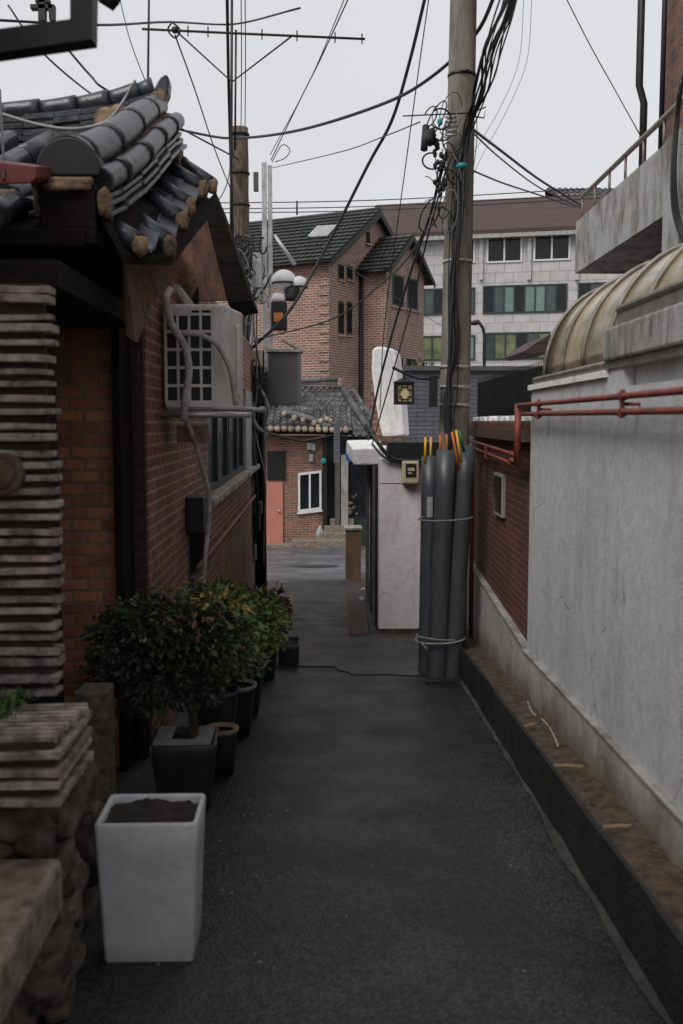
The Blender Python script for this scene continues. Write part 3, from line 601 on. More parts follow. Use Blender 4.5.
s=MB(); s.hexa([(-4,-6,3.25),(-1.35,-6,2.47),(-1.35,2.75,2.47),(-4,2.75,3.25)],[(-4,-6,3.4),(-1.35,-6,2.62),(-1.35,2.75,2.62),(-4,2.75,3.4)]); s.build('eave',M['wood'],t)
# ================================================ LEFT BRICK HOUSE (with AC)
XL=-.98; YS,YE=5.9,16.5
t=thing('brick_house',(XL-.5,10,GZ(10)),'dark red brick house lining the left of the alley, with long window and sill','house')
s=MB(); wy0,wy1,wz0,wz1=9.3,14.4,-.70,.45
s.box(XL-3,XL,YS,wy0,-2.9,1.25); s.box(XL-3,XL,wy0,YE,-3.1,wz0); s.box(XL-3,XL,wy0,YE,wz1,1.2); s.box(XL-3,XL-.2,wy0,YE,wz0,wz1)
s.build('wall',M['lbrick'],t)
s=MB(); s.box(XL-.2,XL+.012,wy1-.0,YE+.01,wz0+.0,wz1); s.build('white_jamb',M['paleplastic'],t)
s=MB(); n=14
for i in range(n):
    a=8.9+(YE-8.9)*i/n; b=8.9+(YE-8.9)*(i+1)/n-.01
    s.box(XL-.02,XL+.10+random.uniform(-.01,.01),a,b,wz0-.07-random.uniform(0,.01),wz0+.006*random.random())
s.build('window_sill',M['concclean'],t,bevel=.015)
fr=MB()
fr.box(XL-.09,XL-.03,wy0,wy1,wz0,wz0+.07); fr.box(XL-.09,XL-.03,wy0,wy1,wz1-.07,wz1)
for y in (wy0,10.5,11.7,11.95,13.2,14.25): fr.box(XL-.085,XL-.025,y,y+.1,wz0+.07,wz1-.07)
fo=fr.build('window_frame',M['dframe'],t); s=MB(); s.box(XL-.07,XL-.06,wy0,wy1,wz0,wz1); s.build('pane',M['glass'],fo)
# pilaster edge strip on near corner and soffit
s=MB(); s.prism([PY(168,300,7.4),PY(172,230,7.4),PY(210,212,7.4),PY(236,300,7.4)],(0,.06,0)); s.build('gable_board',M['brownwall'],t)
s=MB(); pa=[PY(203,204,7.3),PY(216,192,7.3),PY(252,300,7.3),PY(228,304,7.3)]; s.prism(pa,(0,.9,0)); s.build('verge_fascia',M['wood'],t)
s=MB(); s.obox((-.8,6.9,.62),(.02,0,.04),(0,.03,0),(0,0,.25)); s.build('bracket_board',M['wood'],t)
# near low window with grille and small box
a=PX(184,600,XL); y0=7.6;y1=9.0
s=MB(); s.box(XL-.02,XL+.012,7.75,9.0,-1.22,-.72); wv=s.build('vent_window',M['dframe'],t)
s=MB()
for k in range(9): s.box(XL+.012,XL+.03,7.8+k*.135,7.83+k*.135,-1.2,-.75)
s.build('grille',M['wood'],wv)
s=MB(); s.box(XL-.02,XL+.05,7.7,9.05,-1.3,-1.222); s.build('vent_sill',M['rubble'],t)
s=MB(); s.box(XL,XL+.14,7.6,7.85,-.86,-.58); o=s.build('meter_box',M['black'],t,bevel=.01)
s=MB(); s.tube([(XL+.06,7.9,-1.16),(XL+.06,12,-1.17),(XL+.06,16.4,-1.17)],.02,8); s.build('wall_pipe',M['pinkpipe'],t)
s=MB(); s.tube([(XL+.05,8.0,-1.5),(XL+.05,8.0,-2.25)],.02,8); s.build('drain_pipe',M['dark'],t)
# ================================================ AC UNIT
ac=thing('air_conditioner',(-.78,6.8,-.02),'cream outdoor air conditioner unit hung high on the left brick wall','air conditioner')
c0=PY(166,410,6.5); c1=PY(226,410,6.5); H=PY(226,304,6.5).z-c1.z
e1=Vector((c1.x-c0.x,0,0)); B=PY(244,410,7.0); e2=Vector((B.x-c1.x+.0,.5,0))
O=Vector((c0.x,6.5,c1.z))
s=MB(); s.hexa([O,O+e1,O+e1+e2,O+e2],[p+Vector((0,0,H)) for p in (O,O+e1,O+e1+e2,O+e2)]); s.build('casing',M['acmetal'],ac,bevel=.02)
s=MB(); g0,g1=.12,.80
fx=lambda u,v,d=0:O+e1*u+Vector((0,-d,H*v))
s.hexa([fx(.02,.06,.012),fx(.02,.94,.012),fx(.80,.94,.012),fx(.80,.06,.012)],[fx(.02,.06,-.01),fx(.02,.94,-.01),fx(.80,.94,-.01),fx(.80,.06,-.01)]); gp=s.build('coil_face',M['black'],ac)
s=MB()
for u in (.02,.22,.41,.60,.79): s.obox((fx(u,.06,.02)+fx(u,.94,.02))/2,(.008,0,0),(0,.006,0),(0,0,H*.445))
for v in (.06,.23,.40,.57,.74,.90,.95): s.obox((fx(.02,v,.018)+fx(.80,v,.018))/2,(e1.x*.395,0,0),(0,.006,0),(0,0,.009 if v>.1 else .02))
s.box(fx(.03,0).x,fx(.45,0).x,6.47,6.485,fx(0,.905).z,fx(0,.95).z)
s.build('guard_grid',M['acmetal'],ac)
s=MB(); s.tube(spline([fx(.80,.12)+e2*.5+Vector((e1.x*.25,-.02,0)),fx(1.0,.5)+e2*.5+Vector((.025,-.02,0)),fx(1.0,.85)+e2*.5+Vector((.02,0,0))],6),.014,8); s.build('side_handle',M['acmetal'],ac)
s=MB(); s.tube([O+Vector((-.05,-.03,-.03)),O+e1+Vector((.0,-.03,-.03)),O+e1+e2*.9+Vector((.03,-.05,-.03))],.02,6); s.tube([O+e2+Vector((-.05,0,-.03)),O+e1+e2+Vector((.05,0,-.03))],.02,6); s.build('bracket',M['steel'],ac)
s=MB(); s.ball(PY(262,410,8.0),.03,8); s.tube([PY(240,409,7.2),PY(262,410,8.0)],.018,8); s.build('bracket_end',M['paleplastic'],ac)
s=MB(); s.box(-.9,-.72,6.6,6.9,-.14,-.03); s.build('drip_tray',M['tan'],ac)
s=MB(); s.tube(spline([PY(170,290,6.6),PY(166,300,6.4),PY(172,325,6.35),PY(184,345,6.3),PY(189,370,6.3),PY(185,400,6.3),PY(184,420,6.35)],6),.024,10)
s.tube(spline([PY(184,415,6.4),PY(194,440,6.6),PY(203,470,6.8),PY(209,495,6.9),PY(209,520,6.9),PY(205,560,6.9),PY(203,600,6.9)],6),.017,8)
tag(s.build('insulated_hose',M['hose']),'fat grey insulated hose curving down the brick wall beside the air conditioner','hose')
s=MB(); s.tube(spline([PY(182,333,6.4),PY(200,335,6.4),PY(217,345,6.4),PY(230,370,6.4),PY(236,405,6.4)],6),.017,8)
tag(s.build('drain_hose',M['hose']),'thin grey hose arching across the front grille of the air conditioner','hose')
s=MB(); s.tube(spline([PY(176,288,6.6),PY(188,303,6.8),PY(192,308,7)],4),.03,8); tag(s.build('hose_elbow',M['hose']),'short grey hose elbow above the air conditioner','hose')
# ================================================ STACKED TILE COLUMN, LEDGE, RUBBLE, STEP
def stack(name,label,cat,x0,x1,y0,y1,z0,z1,per,wall=None,seed=0):
    t=thing(name,((x0+x1)/2,(y0+y1)/2,z0),label,cat)
    s=MB(); random.seed(seed); z=z0; k=0
    while z<z1-.01:
        th=per*random.choice([.4,.46,.52,.58,.48]); jx=random.uniform(-.012,.008); jy=random.uniform(-.008,.008); dz=random.uniform(-.007,.007)
        # strip of slabs with joints
        x=x1+jx
        nseg=14; xs=[x0+(x-x0)*i/nseg for i in range(nseg+1)]
        b=[];tp=[]
        fr_=[(xx,y0+jy+.006*noise.noise(Vector((xx*9,k*3.1,seed))),z+dz+.006*noise.noise(Vector((xx*5,k*1.7,seed+2)))) for xx in xs]
        right=[(x+.006*noise.noise(Vector((i*2.3,k,9))),y0+jy+(y1-y0-jy)*i/4,fr_[-1][2]+.004*noise.noise(Vector((i,k,3)))) for i in range(1,5)]
        back=[(x0,y1,z+dz)]
        ring=fr_+right+back
        s.hexa(ring,[(p[0],p[1],p[2]+th+.003*noise.noise(Vector((p[0]*11,k,p[1]*11)))) for p in ring])
        z+=per*random.uniform(.94,1.06); k+=1
    s.build('tile_courses',M['tedge'],t,bevel=.003)
    s=MB(); s.box(x0,x1-.03,y0+.025,y1-.01,z0-.0,z1); s.build('mortar_core',M['tmortar'],t)
    return t
t=stack('stacked_tile_pillar','pillar of stacked old roof tiles with a round brown relief at the left edge','pillar',-1.7,-.80,3.1,3.17,-.86,.42,.042,seed=2)
s=MB(); c=PY(2,474,3.08); s.tube([(c.x,3.12,c.z),(c.x,3.06,c.z)],.065,24,ph=0); s.build('relief_ring',M['medal'],t,bevel=.008)
s=MB(); s.ball((c.x,3.055,c.z),.045,14,(1,.35,1)); s.build('relief_boss',M['medal'],t)
t=stack('stacked_tile_ledge','low ledge of stacked roof tile strips below the tile pillar, above rubble stones','ledge',-1.7,-.675,2.62,3.02,-1.04,-.865,.043,seed=5)
s=MB()
for k in range(9): s.obox((-.80+.002*k,2.66+.038*k,-.862),(.10+.01*math.sin(k*2),.006,0),(-.001,.012,0),(0,0,.009))
s.build('top_tiles',M['tedge'],t)
s=MB(); random.seed(8)
for k in range(260):
    p=Vector((random.uniform(-1.3,-.86),random.uniform(2.8,3.07),-.86)); a=random.uniform(0,6.3); l_=random.uniform(.01,.028)
    q=p+Vector((math.cos(a)*l_,math.sin(a)*l_,random.uniform(.0,.05))); n_=Vector((-math.sin(a),math.cos(a),0))*l_*.4
    s.add([p,q-n_,q+Vector((math.cos(a),math.sin(a),0))*l_*.5,q+n_],[[0,1,2,3]])
tag(s.build('moss_plant',M['leafg']),'small green weeds growing on the stacked tile ledge','weeds',kind='stuff')
# rubble
t=thing('rubble_base',(-1,2.9,GZ(3)),'rough rubble stone base under the stacked tile ledge','wall')
s=MB(); s.box(-1.7,-.85,2.75,3.3,-2.1,-1.05); s.build('mortar_bed',M['tmortar'],t)
s=MB(); random.seed(11)
for k,(x,y,z,rx,ry,rz) in enumerate([(-.95,2.78,-1.12,.16,.12,.075),(-1.25,2.78,-1.12,.16,.12,.08),(-.77,2.84,-1.16,.09,.16,.1),(-.75,3.1,-1.2,.09,.14,.15),(-.73,2.9,-1.38,.10,.13,.12),(-.74,3.1,-1.5,.09,.12,.14),(-.76,3.3,-1.25,.08,.12,.12),(-.71,2.75,-1.56,.09,.15,.1),(-.70,2.9,-1.7,.07,.14,.09),(-.75,3.15,-1.72,.08,.12,.09),(-.76,3.4,-1.5,.08,.14,.14),(-.75,2.55,-1.6,.1,.13,.12),(-.74,2.33,-1.62,.1,.15,.12),(-.75,2.1,-1.62,.11,.15,.12),(-.74,2.45,-1.8,.09,.2,.1),(-.77,1.9,-1.6,.1,.15,.14),(-.80,3.6,-1.4,.08,.12,.2),(-.8,3.6,-1.75,.08,.15,.12),(-1.0,2.78,-1.25,.2,.1,.06)]):
    s.rock((x-(.085 if y>2.7 else .15),y,z),rx*(.85 if z<-1.3 else 1),ry*.9,rz*.9,seed=k*1.37,n=18,amp=.75)
s.build('stones',M['rubble'],t)
s=MB(); nx,ny=10,20
zs=PX(63,856,-.70); s.box(-1.9,-.70,.7,zs.y,zs.z-.155,zs.z); tag(s.build('granite_step',M['granite'],bevel=.02),'rough granite step slab in the near left corner','step')
s=MB(); s.box(-1.9,-.80,.7,2.74,-2.0,zs.z-.157); tag(s.build('step_plinth',M['rubble']),'dark rubble plinth underneath the granite step slab','plinth')
# grey low wall behind the planter
s=MB(); s.box(-1.04,-.90,4.25,4.42,-2.1,-1.17); tag(s.build('gate_post_stub',M['rubble'],bevel=.01),'short grey concrete post behind the white planter','post')
# ================================================ POTS & PLANTS
def square_pot(t,cx,cy,zb,zt,wt,dt,wb,db,th,m,rotz=0,soil=.04,soilm='potsoil',rr=.1):
    c,s_=math.cos(rotz),math.sin(rotz)
    def P(x,y,z): return (cx+c*x-s_*y,cy+s_*x+c*y,z)
    def ring(w_,d_,z,n=4,r=rr):
        pts=[];rr=min(w_,d_)*r
        for qx,qy,a0 in ((1,-1,-90),(1,1,0),(-1,1,90),(-1,-1,180)):
            for i in range(n+1):
                a=R(a0+90*i/n); pts.append(P(qx*(w_/2-rr)+rr*math.cos(a),qy*(d_/2-rr)+rr*math.sin(a),z))
        return pts
    H_=zt-zb; rings=[ring(wb-.02,db-.02,zb),ring(wb,db,zb+.012)]
    for k in range(1,5):
        f=k/5; rings.append(ring(wb+(wt-wb)*f,db+(dt-db)*f,zb+H_*f))
    rings+= [ring(wt,dt,zt-.006),ring(wt-.008,dt-.008,zt),ring(wt-2*th+.006,dt-2*th+.006,zt),ring(wt-2*th,dt-2*th,zt-.01),ring(wt-2*th-.01,dt-2*th-.01,zt-soil-.02)]
    m_=len(rings[0]); s=MB(); s.add([p for r_ in rings for p in r_],[[i*m_+k,i*m_+(k+1)%m_,(i+1)*m_+(k+1)%m_,(i+1)*m_+k] for i in range(len(rings)-1) for k in range(m_)],True)
    s.f.append(list(range(m_))[::-1]); s.sm.append(False)
    s.build('pot',m,t)
    s=MB(); N_=16
    for j in range(N_+1):
        for i in range(N_+1):
            x=(i/N_-.5)*(wt-2*th-.006); y=(j/N_-.5)*(dt-2*th-.006)
            s.v.append(Vector(P(x,y,zt-soil+.018*noise.noise(Vector((x*18,y*18,cx)))+.012*noise.noise(Vector((x*50,y*50,cx))))))
    for j in range(N_):
        for i in range(N_): a=j*(N_+1)+i; s.f.append([a,a+1,a+N_+2,a+N_+1]); s.sm.append(True)
    s.build('pot_soil',M[soilm],t)
def round_pot(t,cx,cy,zb,zt,rt,rb,m,mr=None):
    s=MB(); s.lathe((cx,cy,0),[(0,zb),(rb,zb),(rb+(rt-rb)*.5,zb+(zt-zb)*.5),(rt,zt-.03),(rt,zt-.028),(rt-.012,zt-.06)],24); s.build('pot',m,t)
    s=MB(); s.lathe((cx,cy,0),[(rt,zt-.022),(rt+.008,zt-.02),(rt+.008,zt),(rt-.004,zt+.002),(rt-.012,zt-.02)],24); s.build('rim',mr or m,t)
    s=MB(); s.lathe((cx,cy,0),[(0,zt-.03),(rt*.5,zt-.035),(rt-.006,zt-.04)],20); s.build('pot_soil',M['potsoil'],t)
def leaves(s,c,rad,n,size,seed,shell=.5,droop=.3):
    rnd=random.Random(seed)
    for _ in range(n):
        while 1:
            d=Vector((rnd.uniform(-1,1),rnd.uniform(-1,1),rnd.uniform(-1,1)))
            if d.length<=1 and rnd.random()<shell+d.length*.6: break
        d*=1+.22*noise.noise(d*2.2+Vector((seed,0,0)))
        if noise.noise(d*3.1+Vector((seed*3,1,2)))<-.22: continue
        p=Vector(c)+Vector((d.x*rad[0],d.y*rad[1],d.z*rad[2]))
        ax=(d+Vector((rnd.uniform(-.8,.8),rnd.uniform(-.8,.8),rnd.uniform(-.8,.5)-droop))).normalized()
        sd=ax.cross(Vector((rnd.uniform(-1,1),rnd.uniform(-1,1),rnd.uniform(-1,1)))).normalized()
        up_=ax.cross(sd); L_=size*rnd.uniform(.6,1.3); w_=L_*.28
        s.add([p,p+ax*L_*.35+sd*w_+up_*.12*L_,p+ax*L_*.75+sd*w_*.7+up_*.08*L_,p+ax*L_-up_*.05*L_,p+ax*L_*.75-sd*w_*.7+up_*.08*L_,p+ax*L_*.35-sd*w_+up_*.12*L_],[[0,1,2,3],[0,3,4,5]])
def stems(s,base,c,rad,n,seed,r=.006):
    rnd=random.Random(seed)
    for _ in range(n):
        d=Vector((rnd.uniform(-1,1),rnd.uniform(-1,1),rnd.uniform(-.6,.8)))*.7
        e_=Vector(c)+Vector((d.x*rad[0],d.y*rad[1],d.z*rad[2])); m_=Vector(base).lerp(e_,.5)+Vector((rnd.uniform(-.03,.03),rnd.uniform(-.03,.03),.04))
        s.tube(spline([base,m_,e_],4),[r*(1-.08*i) for i in range(9)],5)
# tall white planter
zb=GZ(3.3)+.0
t=thing('tall_planter',(-.575,3.33,zb),'tall square white planter filled with bare soil, standing on the asphalt','planter')
zt_=PY(150,823,3.17).z
square_pot(t,-.552,3.295,zb-.012,zt_,.338,.275,.292,.24,.018,M['pot'],R(0),soil=.022,rr=.06)
# black square pot with shrub
zb=GZ(4.9)+.02; t=thing('potted_shrub',(-.6,4.9,zb),'dark green potted shrub in a black square pot by the brick wall','potted plant')
ptop=PY(180,748,4.72).z
square_pot(t,-.65,4.9,zb,ptop,.33,.33,.25,.25,.03,M['blackpot'],R(3))
s=MB(); s.box(-.79,-.51,4.76,4.82,ptop,ptop+.012); s.box(-.79,-.71,4.823,5.03,ptop,ptop+.012); s.box(-.59,-.51,4.823,5.03,ptop,ptop+.012); s.build('slate_cover',M['dullrim'],t)
s=MB(); s.tube(spline([(-.60,4.88,ptop-.02),(-.605,4.88,ptop+.1),(-.62,4.88,ptop+.28),(-.66,4.9,ptop+.4)],5),[.026-.0008*i for i in range(16)],8); 
cB=(-.77,4.95,-1.08)
stems(s,(-.61,4.88,ptop+.15),cB,(.36,.3,.22),26,3,.008); s.build('trunk',M['bark'],t)
s=MB(); leaves(s,cB,(.34,.28,.20),4600,.034,1); leaves(s,(-.93,4.9,-1.16),(.2,.2,.2),1900,.034,2); leaves(s,(-.57,4.95,-1.12),(.24,.22,.22),1900,.034,5); leaves(s,(-.72,4.85,-1.28),(.3,.18,.14),1500,.034,6)
s.build('foliage',M['leafd'],t)
s=MB(); leaves(s,(-.66,4.93,-1.0),(.38,.3,.2),380,.036,24); leaves(s,(-.5,4.95,-1.05),(.26,.24,.2),380,.036,25); s.build('young_foliage',M['leafg'],t)
s=MB(); leaves(s,(-1.0,4.9,-1.28),(.17,.15,.16),700,.04,21); leaves(s,(-.8,4.9,-1.33),(.28,.12,.1),250,.035,27); leaves(s,(-.6,4.8,-.95),(.14,.1,.1),70,.04,22); s.build('dry_foliage',M['leafr'],t)
s=MB(); leaves(s,(-.48,4.95,-.93),(.17,.18,.07),90,.045,23); s.build('yellow_foliage',M['leafy'],t)
# second plant : bright green with pink flowers
def rp(label,cx,cy,rt,rb,h,m,mr=None,name='potted_plant',cat='potted plant',group=None,base=0):
    zb=GZ(cy)+.02+base; t=thing(name,(cx,cy,zb),label,cat,group); round_pot(t,cx,cy,zb,zb+h,rt,rb,m,mr); return t,zb+h
t,z=rp('bright green flowering plant with pink blooms in a blue rimmed pot',-.60,5.75,.155,.11,.42,M['blackpot'],M['bluepot'])
s=MB(); c=(-.56,5.85,-1.17); stems(s,(-.6,5.75,z-.03),c,(.25,.25,.2),22,7); s.build('stem',M['bark'],t)
s=MB(); leaves(s,c,(.25,.3,.22),1900,.038,31); leaves(s,(-.5,5.8,-1.38),(.26,.25,.14),700,.038,32); s.build('foliage',M['leafg'],t)
s=MB(); leaves(s,(-.60,5.7,-1.05),(.24,.2,.14),90,.04,33); s.build('yellow_foliage',M['leafy'],t)
s=MB()
for px,py in ((232,628),(240,650),(228,655),(205,640)):
    s=MB(); p=PY(px,py,5.55); s.rock(p,.02,.02,.018,px,n=7,amp=.5); s.rock(p+Vector((.015,0,.012)),.015,.015,.014,px+1,n=7,amp=.5); s.build('flower',M['pink'],t)
t,z=rp('light green leafy plant in a pale rimmed pot further down the wall',-.52,7.0,.17,.12,.36,M['blackpot'],M['dullrim'])
s=MB(); c=(-.45,7.1,-1.42); stems(s,(-.52,7.0,z-.03),c,(.25,.25,.2),18,9); s.build('stem',M['bark'],t)
s=MB(); leaves(s,c,(.26,.3,.22),1500,.045,41); s.build('foliage',M['leafg'],t); s=MB(); leaves(s,(-.40,6.6,-1.36),(.22,.24,.24),620,.055,42); s.build('pale_foliage',M['leafl'],t)
t,z=rp('reddish brown small shrub at the far end of the row of pots',-.45,8.4,.15,.11,.32,M['blackpot'],M['dark'])
s=MB(); c=(-.40,8.4,-1.55); stems(s,(-.45,8.4,z-.03),c,(.2,.2,.16),14,10); s.build('stem',M['bark'],t)
s=MB(); leaves(s,c,(.2,.2,.18),500,.05,51); s.build('foliage',M['leafr'],t)
t,z=rp('small round pot with a dull yellowish rim beside the black square pot',-.52,5.45,.09,.07,.26,M['blackpot'],M['stick'],'flower_pot','flower pot')
t,z=rp('dark round pot with a white scalloped rim behind the blue rimmed pot',-.52,6.35,.14,.1,.34,M['blackpot'],M['dullrim'],'flower_pot','flower pot')
s=MB(); stems(s,(-.52,6.35,z-.03),(-.52,6.35,z+.2),(.1,.1,.15),10,14,.004); s.build('twig',M['bark'],t)
t=thing('planter_box',(-.2,9.5,GZ(9.5)),'low dark rectangular planter box at the end of the plant row','planter')
bx=PG(290,667); square_pot(t,-.235,9.25,GZ(9.2)+.01,GZ(9.2)+.22,.20,.42,.18,.4,.02,M['blackpot'])
# twigs/leaf litter
s=MB(); random.seed(3)
for k in range(46):
    x=random.gauss(-.33,.12); y=random.uniform(3.0,4.9)
    if k>34: x=random.uniform(-.3,.9); y=random.uniform(2.8,8)
    a=random.uniform(0,6.3); l_=random.uniform(.006,.013); z=GZ(y)+.03
    c_,s_=math.cos(a)*l_,math.sin(a)*l_
    s.add([(x-c_,y-s_,z),(x+s_*.5,y-c_*.5,z+.004),(x+c_,y+s_,z+.002),(x-s_*.5,y+c_*.5,z+.003)],[[0,1,2,3]])
tag(s.build('leaf_litter',M['stick']),'tiny yellow leaves scattered over the wet asphalt','leaves',kind='stuff')
# sticks in soil bed
for k,(px,py,px2,py2,lb) in enumerate([(551,766,589,768,'pale wooden stick lying across the soil bed, middle of the three'),(602,828,640,827,'pale wooden stick across the soil bed nearest the camera end of the row'),(524,727,540,724,'short pale stick on the soil bed nearest the pole')]):
    a=PG(px,py,.235); b=PG(px2,py2,.235); s=MB(); s.tube([a,a.lerp(b,.5)+Vector((0,0,.004)),b],.012,6); tag(s.build('stick',M['stick']),lb,'stick','sticks on the soil bed')
s=MB(); s.tube(spline([PG(526,695,.24),PG(532,712,.24),PG(545,722,.24),PG(553,734,.24),PG(558,746,.24)],5),.006,6); tag(s.build('loose_wire',M['paleplastic']),'thin pale wire lying loose on the soil bed by the wall','wire')
s=MB(); random.seed(6)
for k in range(520):
    y=random.uniform(2.2,9.2); x=random.uniform(KX(y)+.1,XR(y)-.04); s.rock((x,y,GZ(y)+.225),random.uniform(.004,.013),random.uniform(.004,.014),random.uniform(.003,.008),k,n=5)
tag(s.build('soil_pebbles',M['rubble']),'small brown stones and crumbs strewn on the soil bed','pebbles',kind='stuff')

# ================================================ CONCRETE UTILITY POLE
YP=8.9
t=thing('utility_pole',(PY(448,640,YP).x,YP,GZ(YP)),'tall concrete utility pole wrapped with black cables, on the right side','utility pole')
b0=PY(449,660,YP); b0.z=GZ(YP)-.05; top=PY(463.5,0,YP); top=b0+(top-b0)*1.5
pts=[b0.lerp(top,i/14) for i in range(15)]; rs=[.148-.0035*i for i in range(15)]
s=MB(); s.tube(pts,rs,20); s.build('pole_shaft',M['polec'],t)
def pole_at(z): f=(z-b0.z)/(top.z-b0.z); return b0.lerp(top,f),.148-.049*f
for py in (262,367,387,76,405):
    z=PY(450,py,YP).z; c,r=pole_at(z); s=MB(); s.tube([c-Vector((0,0,.012)),c+Vector((0,0,.012))],r+.006,20); s.tube([c+Vector((-.03,-r-.01,0)),c+Vector((.04,-r-.03,0))],.01,6); s.build('band',M['steel'] if py!=76 else M['dark'],t)
# lantern and its arm
t=thing('hanging_lantern',(0,0,0),'square yellow lattice lantern hanging from a curved arm on the concrete pole','lantern')
arm=[PY(394,368,YP-.15),PY(402,372,YP-.15),PY(414,377,YP-.15),PY(426,379,YP-.15),PY(438,377,YP-.12)]
s=MB(); s.tube(spline(arm,5),.012,8); s.ball(arm[0],.018,8); s.build('arm',M['dark'],t)
Yl=YP-.15; L0=PY(396,384,Yl); L1=PY(412,403,Yl); cx=(L0.x+L1.x)/2; hw=(L1.x-L0.x)/2
s=MB(); s.box(cx-hw,cx+hw,Yl-hw,Yl+hw,L1.z,L0.z); lp=s.build('lantern_body',M['lamppanel'],t)
s=MB(); W_=.008
for sx in (-1,1):
    for sy in (-1,1): s.box(cx+sx*hw-W_*1.6,cx+sx*hw+W_*1.6,Yl+sy*hw-W_*1.6,Yl+sy*hw+W_*1.6,L1.z-.012,L0.z+.012)
zc=(L0.z+L1.z)/2; hh=(L0.z-L1.z)/2
for z in (L0.z,L1.z): s.box(cx-hw-W_,cx+hw+W_,Yl-hw-W_,Yl+hw+W_,z-.014,z+.014)
for fy in (Yl-hw-.004,Yl+hw+.004):
    for u in (-.62,.62):
        s.box(cx+u*hw-.004,cx+u*hw+.004,fy-.003,fy+.003,zc-hh*.55,zc+hh*.55); 
        s.box(cx-hw*.55,cx+hw*.55,fy-.003,fy+.003,zc+u*hh-.004,zc+u*hh+.004)
        for v in (-.55,.55):
            s.box(cx+min(u,0)*hw*1 if u<0 else cx+.4*hw,cx-.4*hw if u<0 else cx+hw,fy-.003,fy+.003,zc+v*hh*.62-.004,zc+v*hh*.62+.004)
            s.box(cx+v*hw*.62-.004,cx+v*hw*.62+.004,fy-.003,fy+.003,zc+(.4*hh if u>0 else -hh),zc+(hh if u>0 else -.4*hh))
s.build('lattice',M['dark'],t)
s=MB(); s.hexa([(cx-hw-.03,Yl-hw-.03,L0.z+.014),(cx+hw+.03,Yl-hw-.03,L0.z+.014),(cx+hw+.03,Yl+hw+.03,L0.z+.014),(cx-hw-.03,Yl+hw+.03,L0.z+.014)],[(cx-.02,Yl-.02,L0.z+.05),(cx+.02,Yl-.02,L0.z+.05),(cx+.02,Yl+.02,L0.z+.05),(cx-.02,Yl+.02,L0.z+.05)]); s.tube([(cx,Yl,L0.z+.05),(cx,Yl,PY(404,373,Yl).z)],.008,6); s.build('lantern_cap',M['dark'],t)
s=MB(); q=PY(433,390,YP-.13); s.box(q.x-.03,q.x+.035,YP-.17,YP-.08,PY(0,407,YP).z,PY(0,376,YP).z); s.build('arm_bracket',M['dark'],t)
# cable guards
gd=[((426.5,671),(430,456),.073,8.64,'leftmost of the three grey cable guard tubes, with white sticker'),((436.5,676),(446.5,450),.084,8.5,'middle grey cable guard tube at the pole foot'),((452,677),(467,446),.073,8.5,'rightmost grey cable guard tube leaning against the pole')]
tubes=[]
for (p0,p1,r,Y,lb) in gd:
    a=PG(*p0); a=Vector((PY(p0[0],p0[1],Y).x,Y,GZ(Y)+.01)); b=PY(p1[0],p1[1],Y+.12)
    s=MB(); s.tube([a.lerp(b,i/6) for i in range(7)],r,22,cap=False,sm=True)
    # inner wall and rim
    o=len(s.v)
    s.tube([b,b-(b-a)*.08],r*.9,22,cap=False); 
    n0=len(s.v)-44; ring0=6*22
    s.f+=[[ring0+k,ring0+(k+1)%22,n0+(k+1)%22,n0+k] for k in range(22)]; s.sm+=[False]*22
    s.f.append(list(range(n0+22,n0+44))); s.sm.append(False)
    ob=s.build('cable_guard',M['tubeg']); tag(ob,lb,'cable guard','grey cable guards at the pole foot'); tubes.append((a,b,r,ob))
# straps
def loop(s,cs,rr,z0,tilt=0,k=28):
    pts=[]
    for i in range(k+1):
        a=2*math.pi*i/k; pts.append((cs[0]+rr[0]*math.cos(a),cs[1]+rr[1]*math.sin(a),z0+tilt*math.sin(a+1)))
    return pts
for py,lb,m_ in ((520,'upper grey wire strap tied around the three cable guards','gcable'),(643,'lower pale wire tied around the cable guards near the ground','paleplastic')):
    z=PY(443,py,8.4).z; xa=PY(418 if py>600 else 421,py,8.5).x; xb=PY(464 if py>600 else 472,py,8.5).x
    s=MB(); s.tube(loop(s,((xa+xb)/2,8.57),((xb-xa)/2+.015,.17),z,.012),.007,6); 
    if py>600: s.tube(loop(s,((xa+xb)/2-.03,8.55),((xb-xa)/2-.02,.16),z+.02,-.02),.005,6); s.tube([(xa+.02,8.4,z),(xa+.07,8.36,z-.05)],.005,5)
    tag(s.build('wire_strap',M[m_]),lb,'strap')
p=tubes[0][0].lerp(tubes[0][1],.77); s=MB()
vs=[(p.x+.085*math.sin(a),p.y-.0865*math.cos(a),z) for z in (p.z-.09,p.z+.09) for a in (-.35,-.15,.05,.25)]
s.add(vs,[[i,i+1,i+5,i+4] for i in range(3)]); o=s.build('sticker',M['paleplastic']); o.parent=tubes[0][3]; o.location=-Vector(tubes[0][3].location)+o.location
# rods from the tube tops
for k,(x0,y0,x1,y1,Y,m_,lb) in enumerate([(425,462,425.5,437,8.7,'yellow','yellow cable cover strip out of the leftmost guard, left one'),(430.5,462,431,437,8.72,'yellow','yellow cable cover strip out of the leftmost guard, right one'),(441,455,440,435,8.6,'orange','orange cable cover in the middle guard, left one'),(447.5,455,446.5,434,8.62,'orange','orange cable cover in the middle guard, right one'),(459,470,452,432,8.43,'orange','orange cable cover wedged between the middle and right guards'),(461.5,463,456,430,8.42,'yellow','long yellow cable cover beside the rightmost guard'),(464,452,459,430,8.5,'green','green cable cover at the rightmost guard')]):
    s=MB(); a=PY(x0,y0,Y); b=PY(x1,y1,Y); s.tube([a,a.lerp(b,.5),b],.011 if m_!='green' else .013,10); tag(s.build('cable_cover',M[m_]),lb,'cable cover','coloured cable covers in the grey guards')
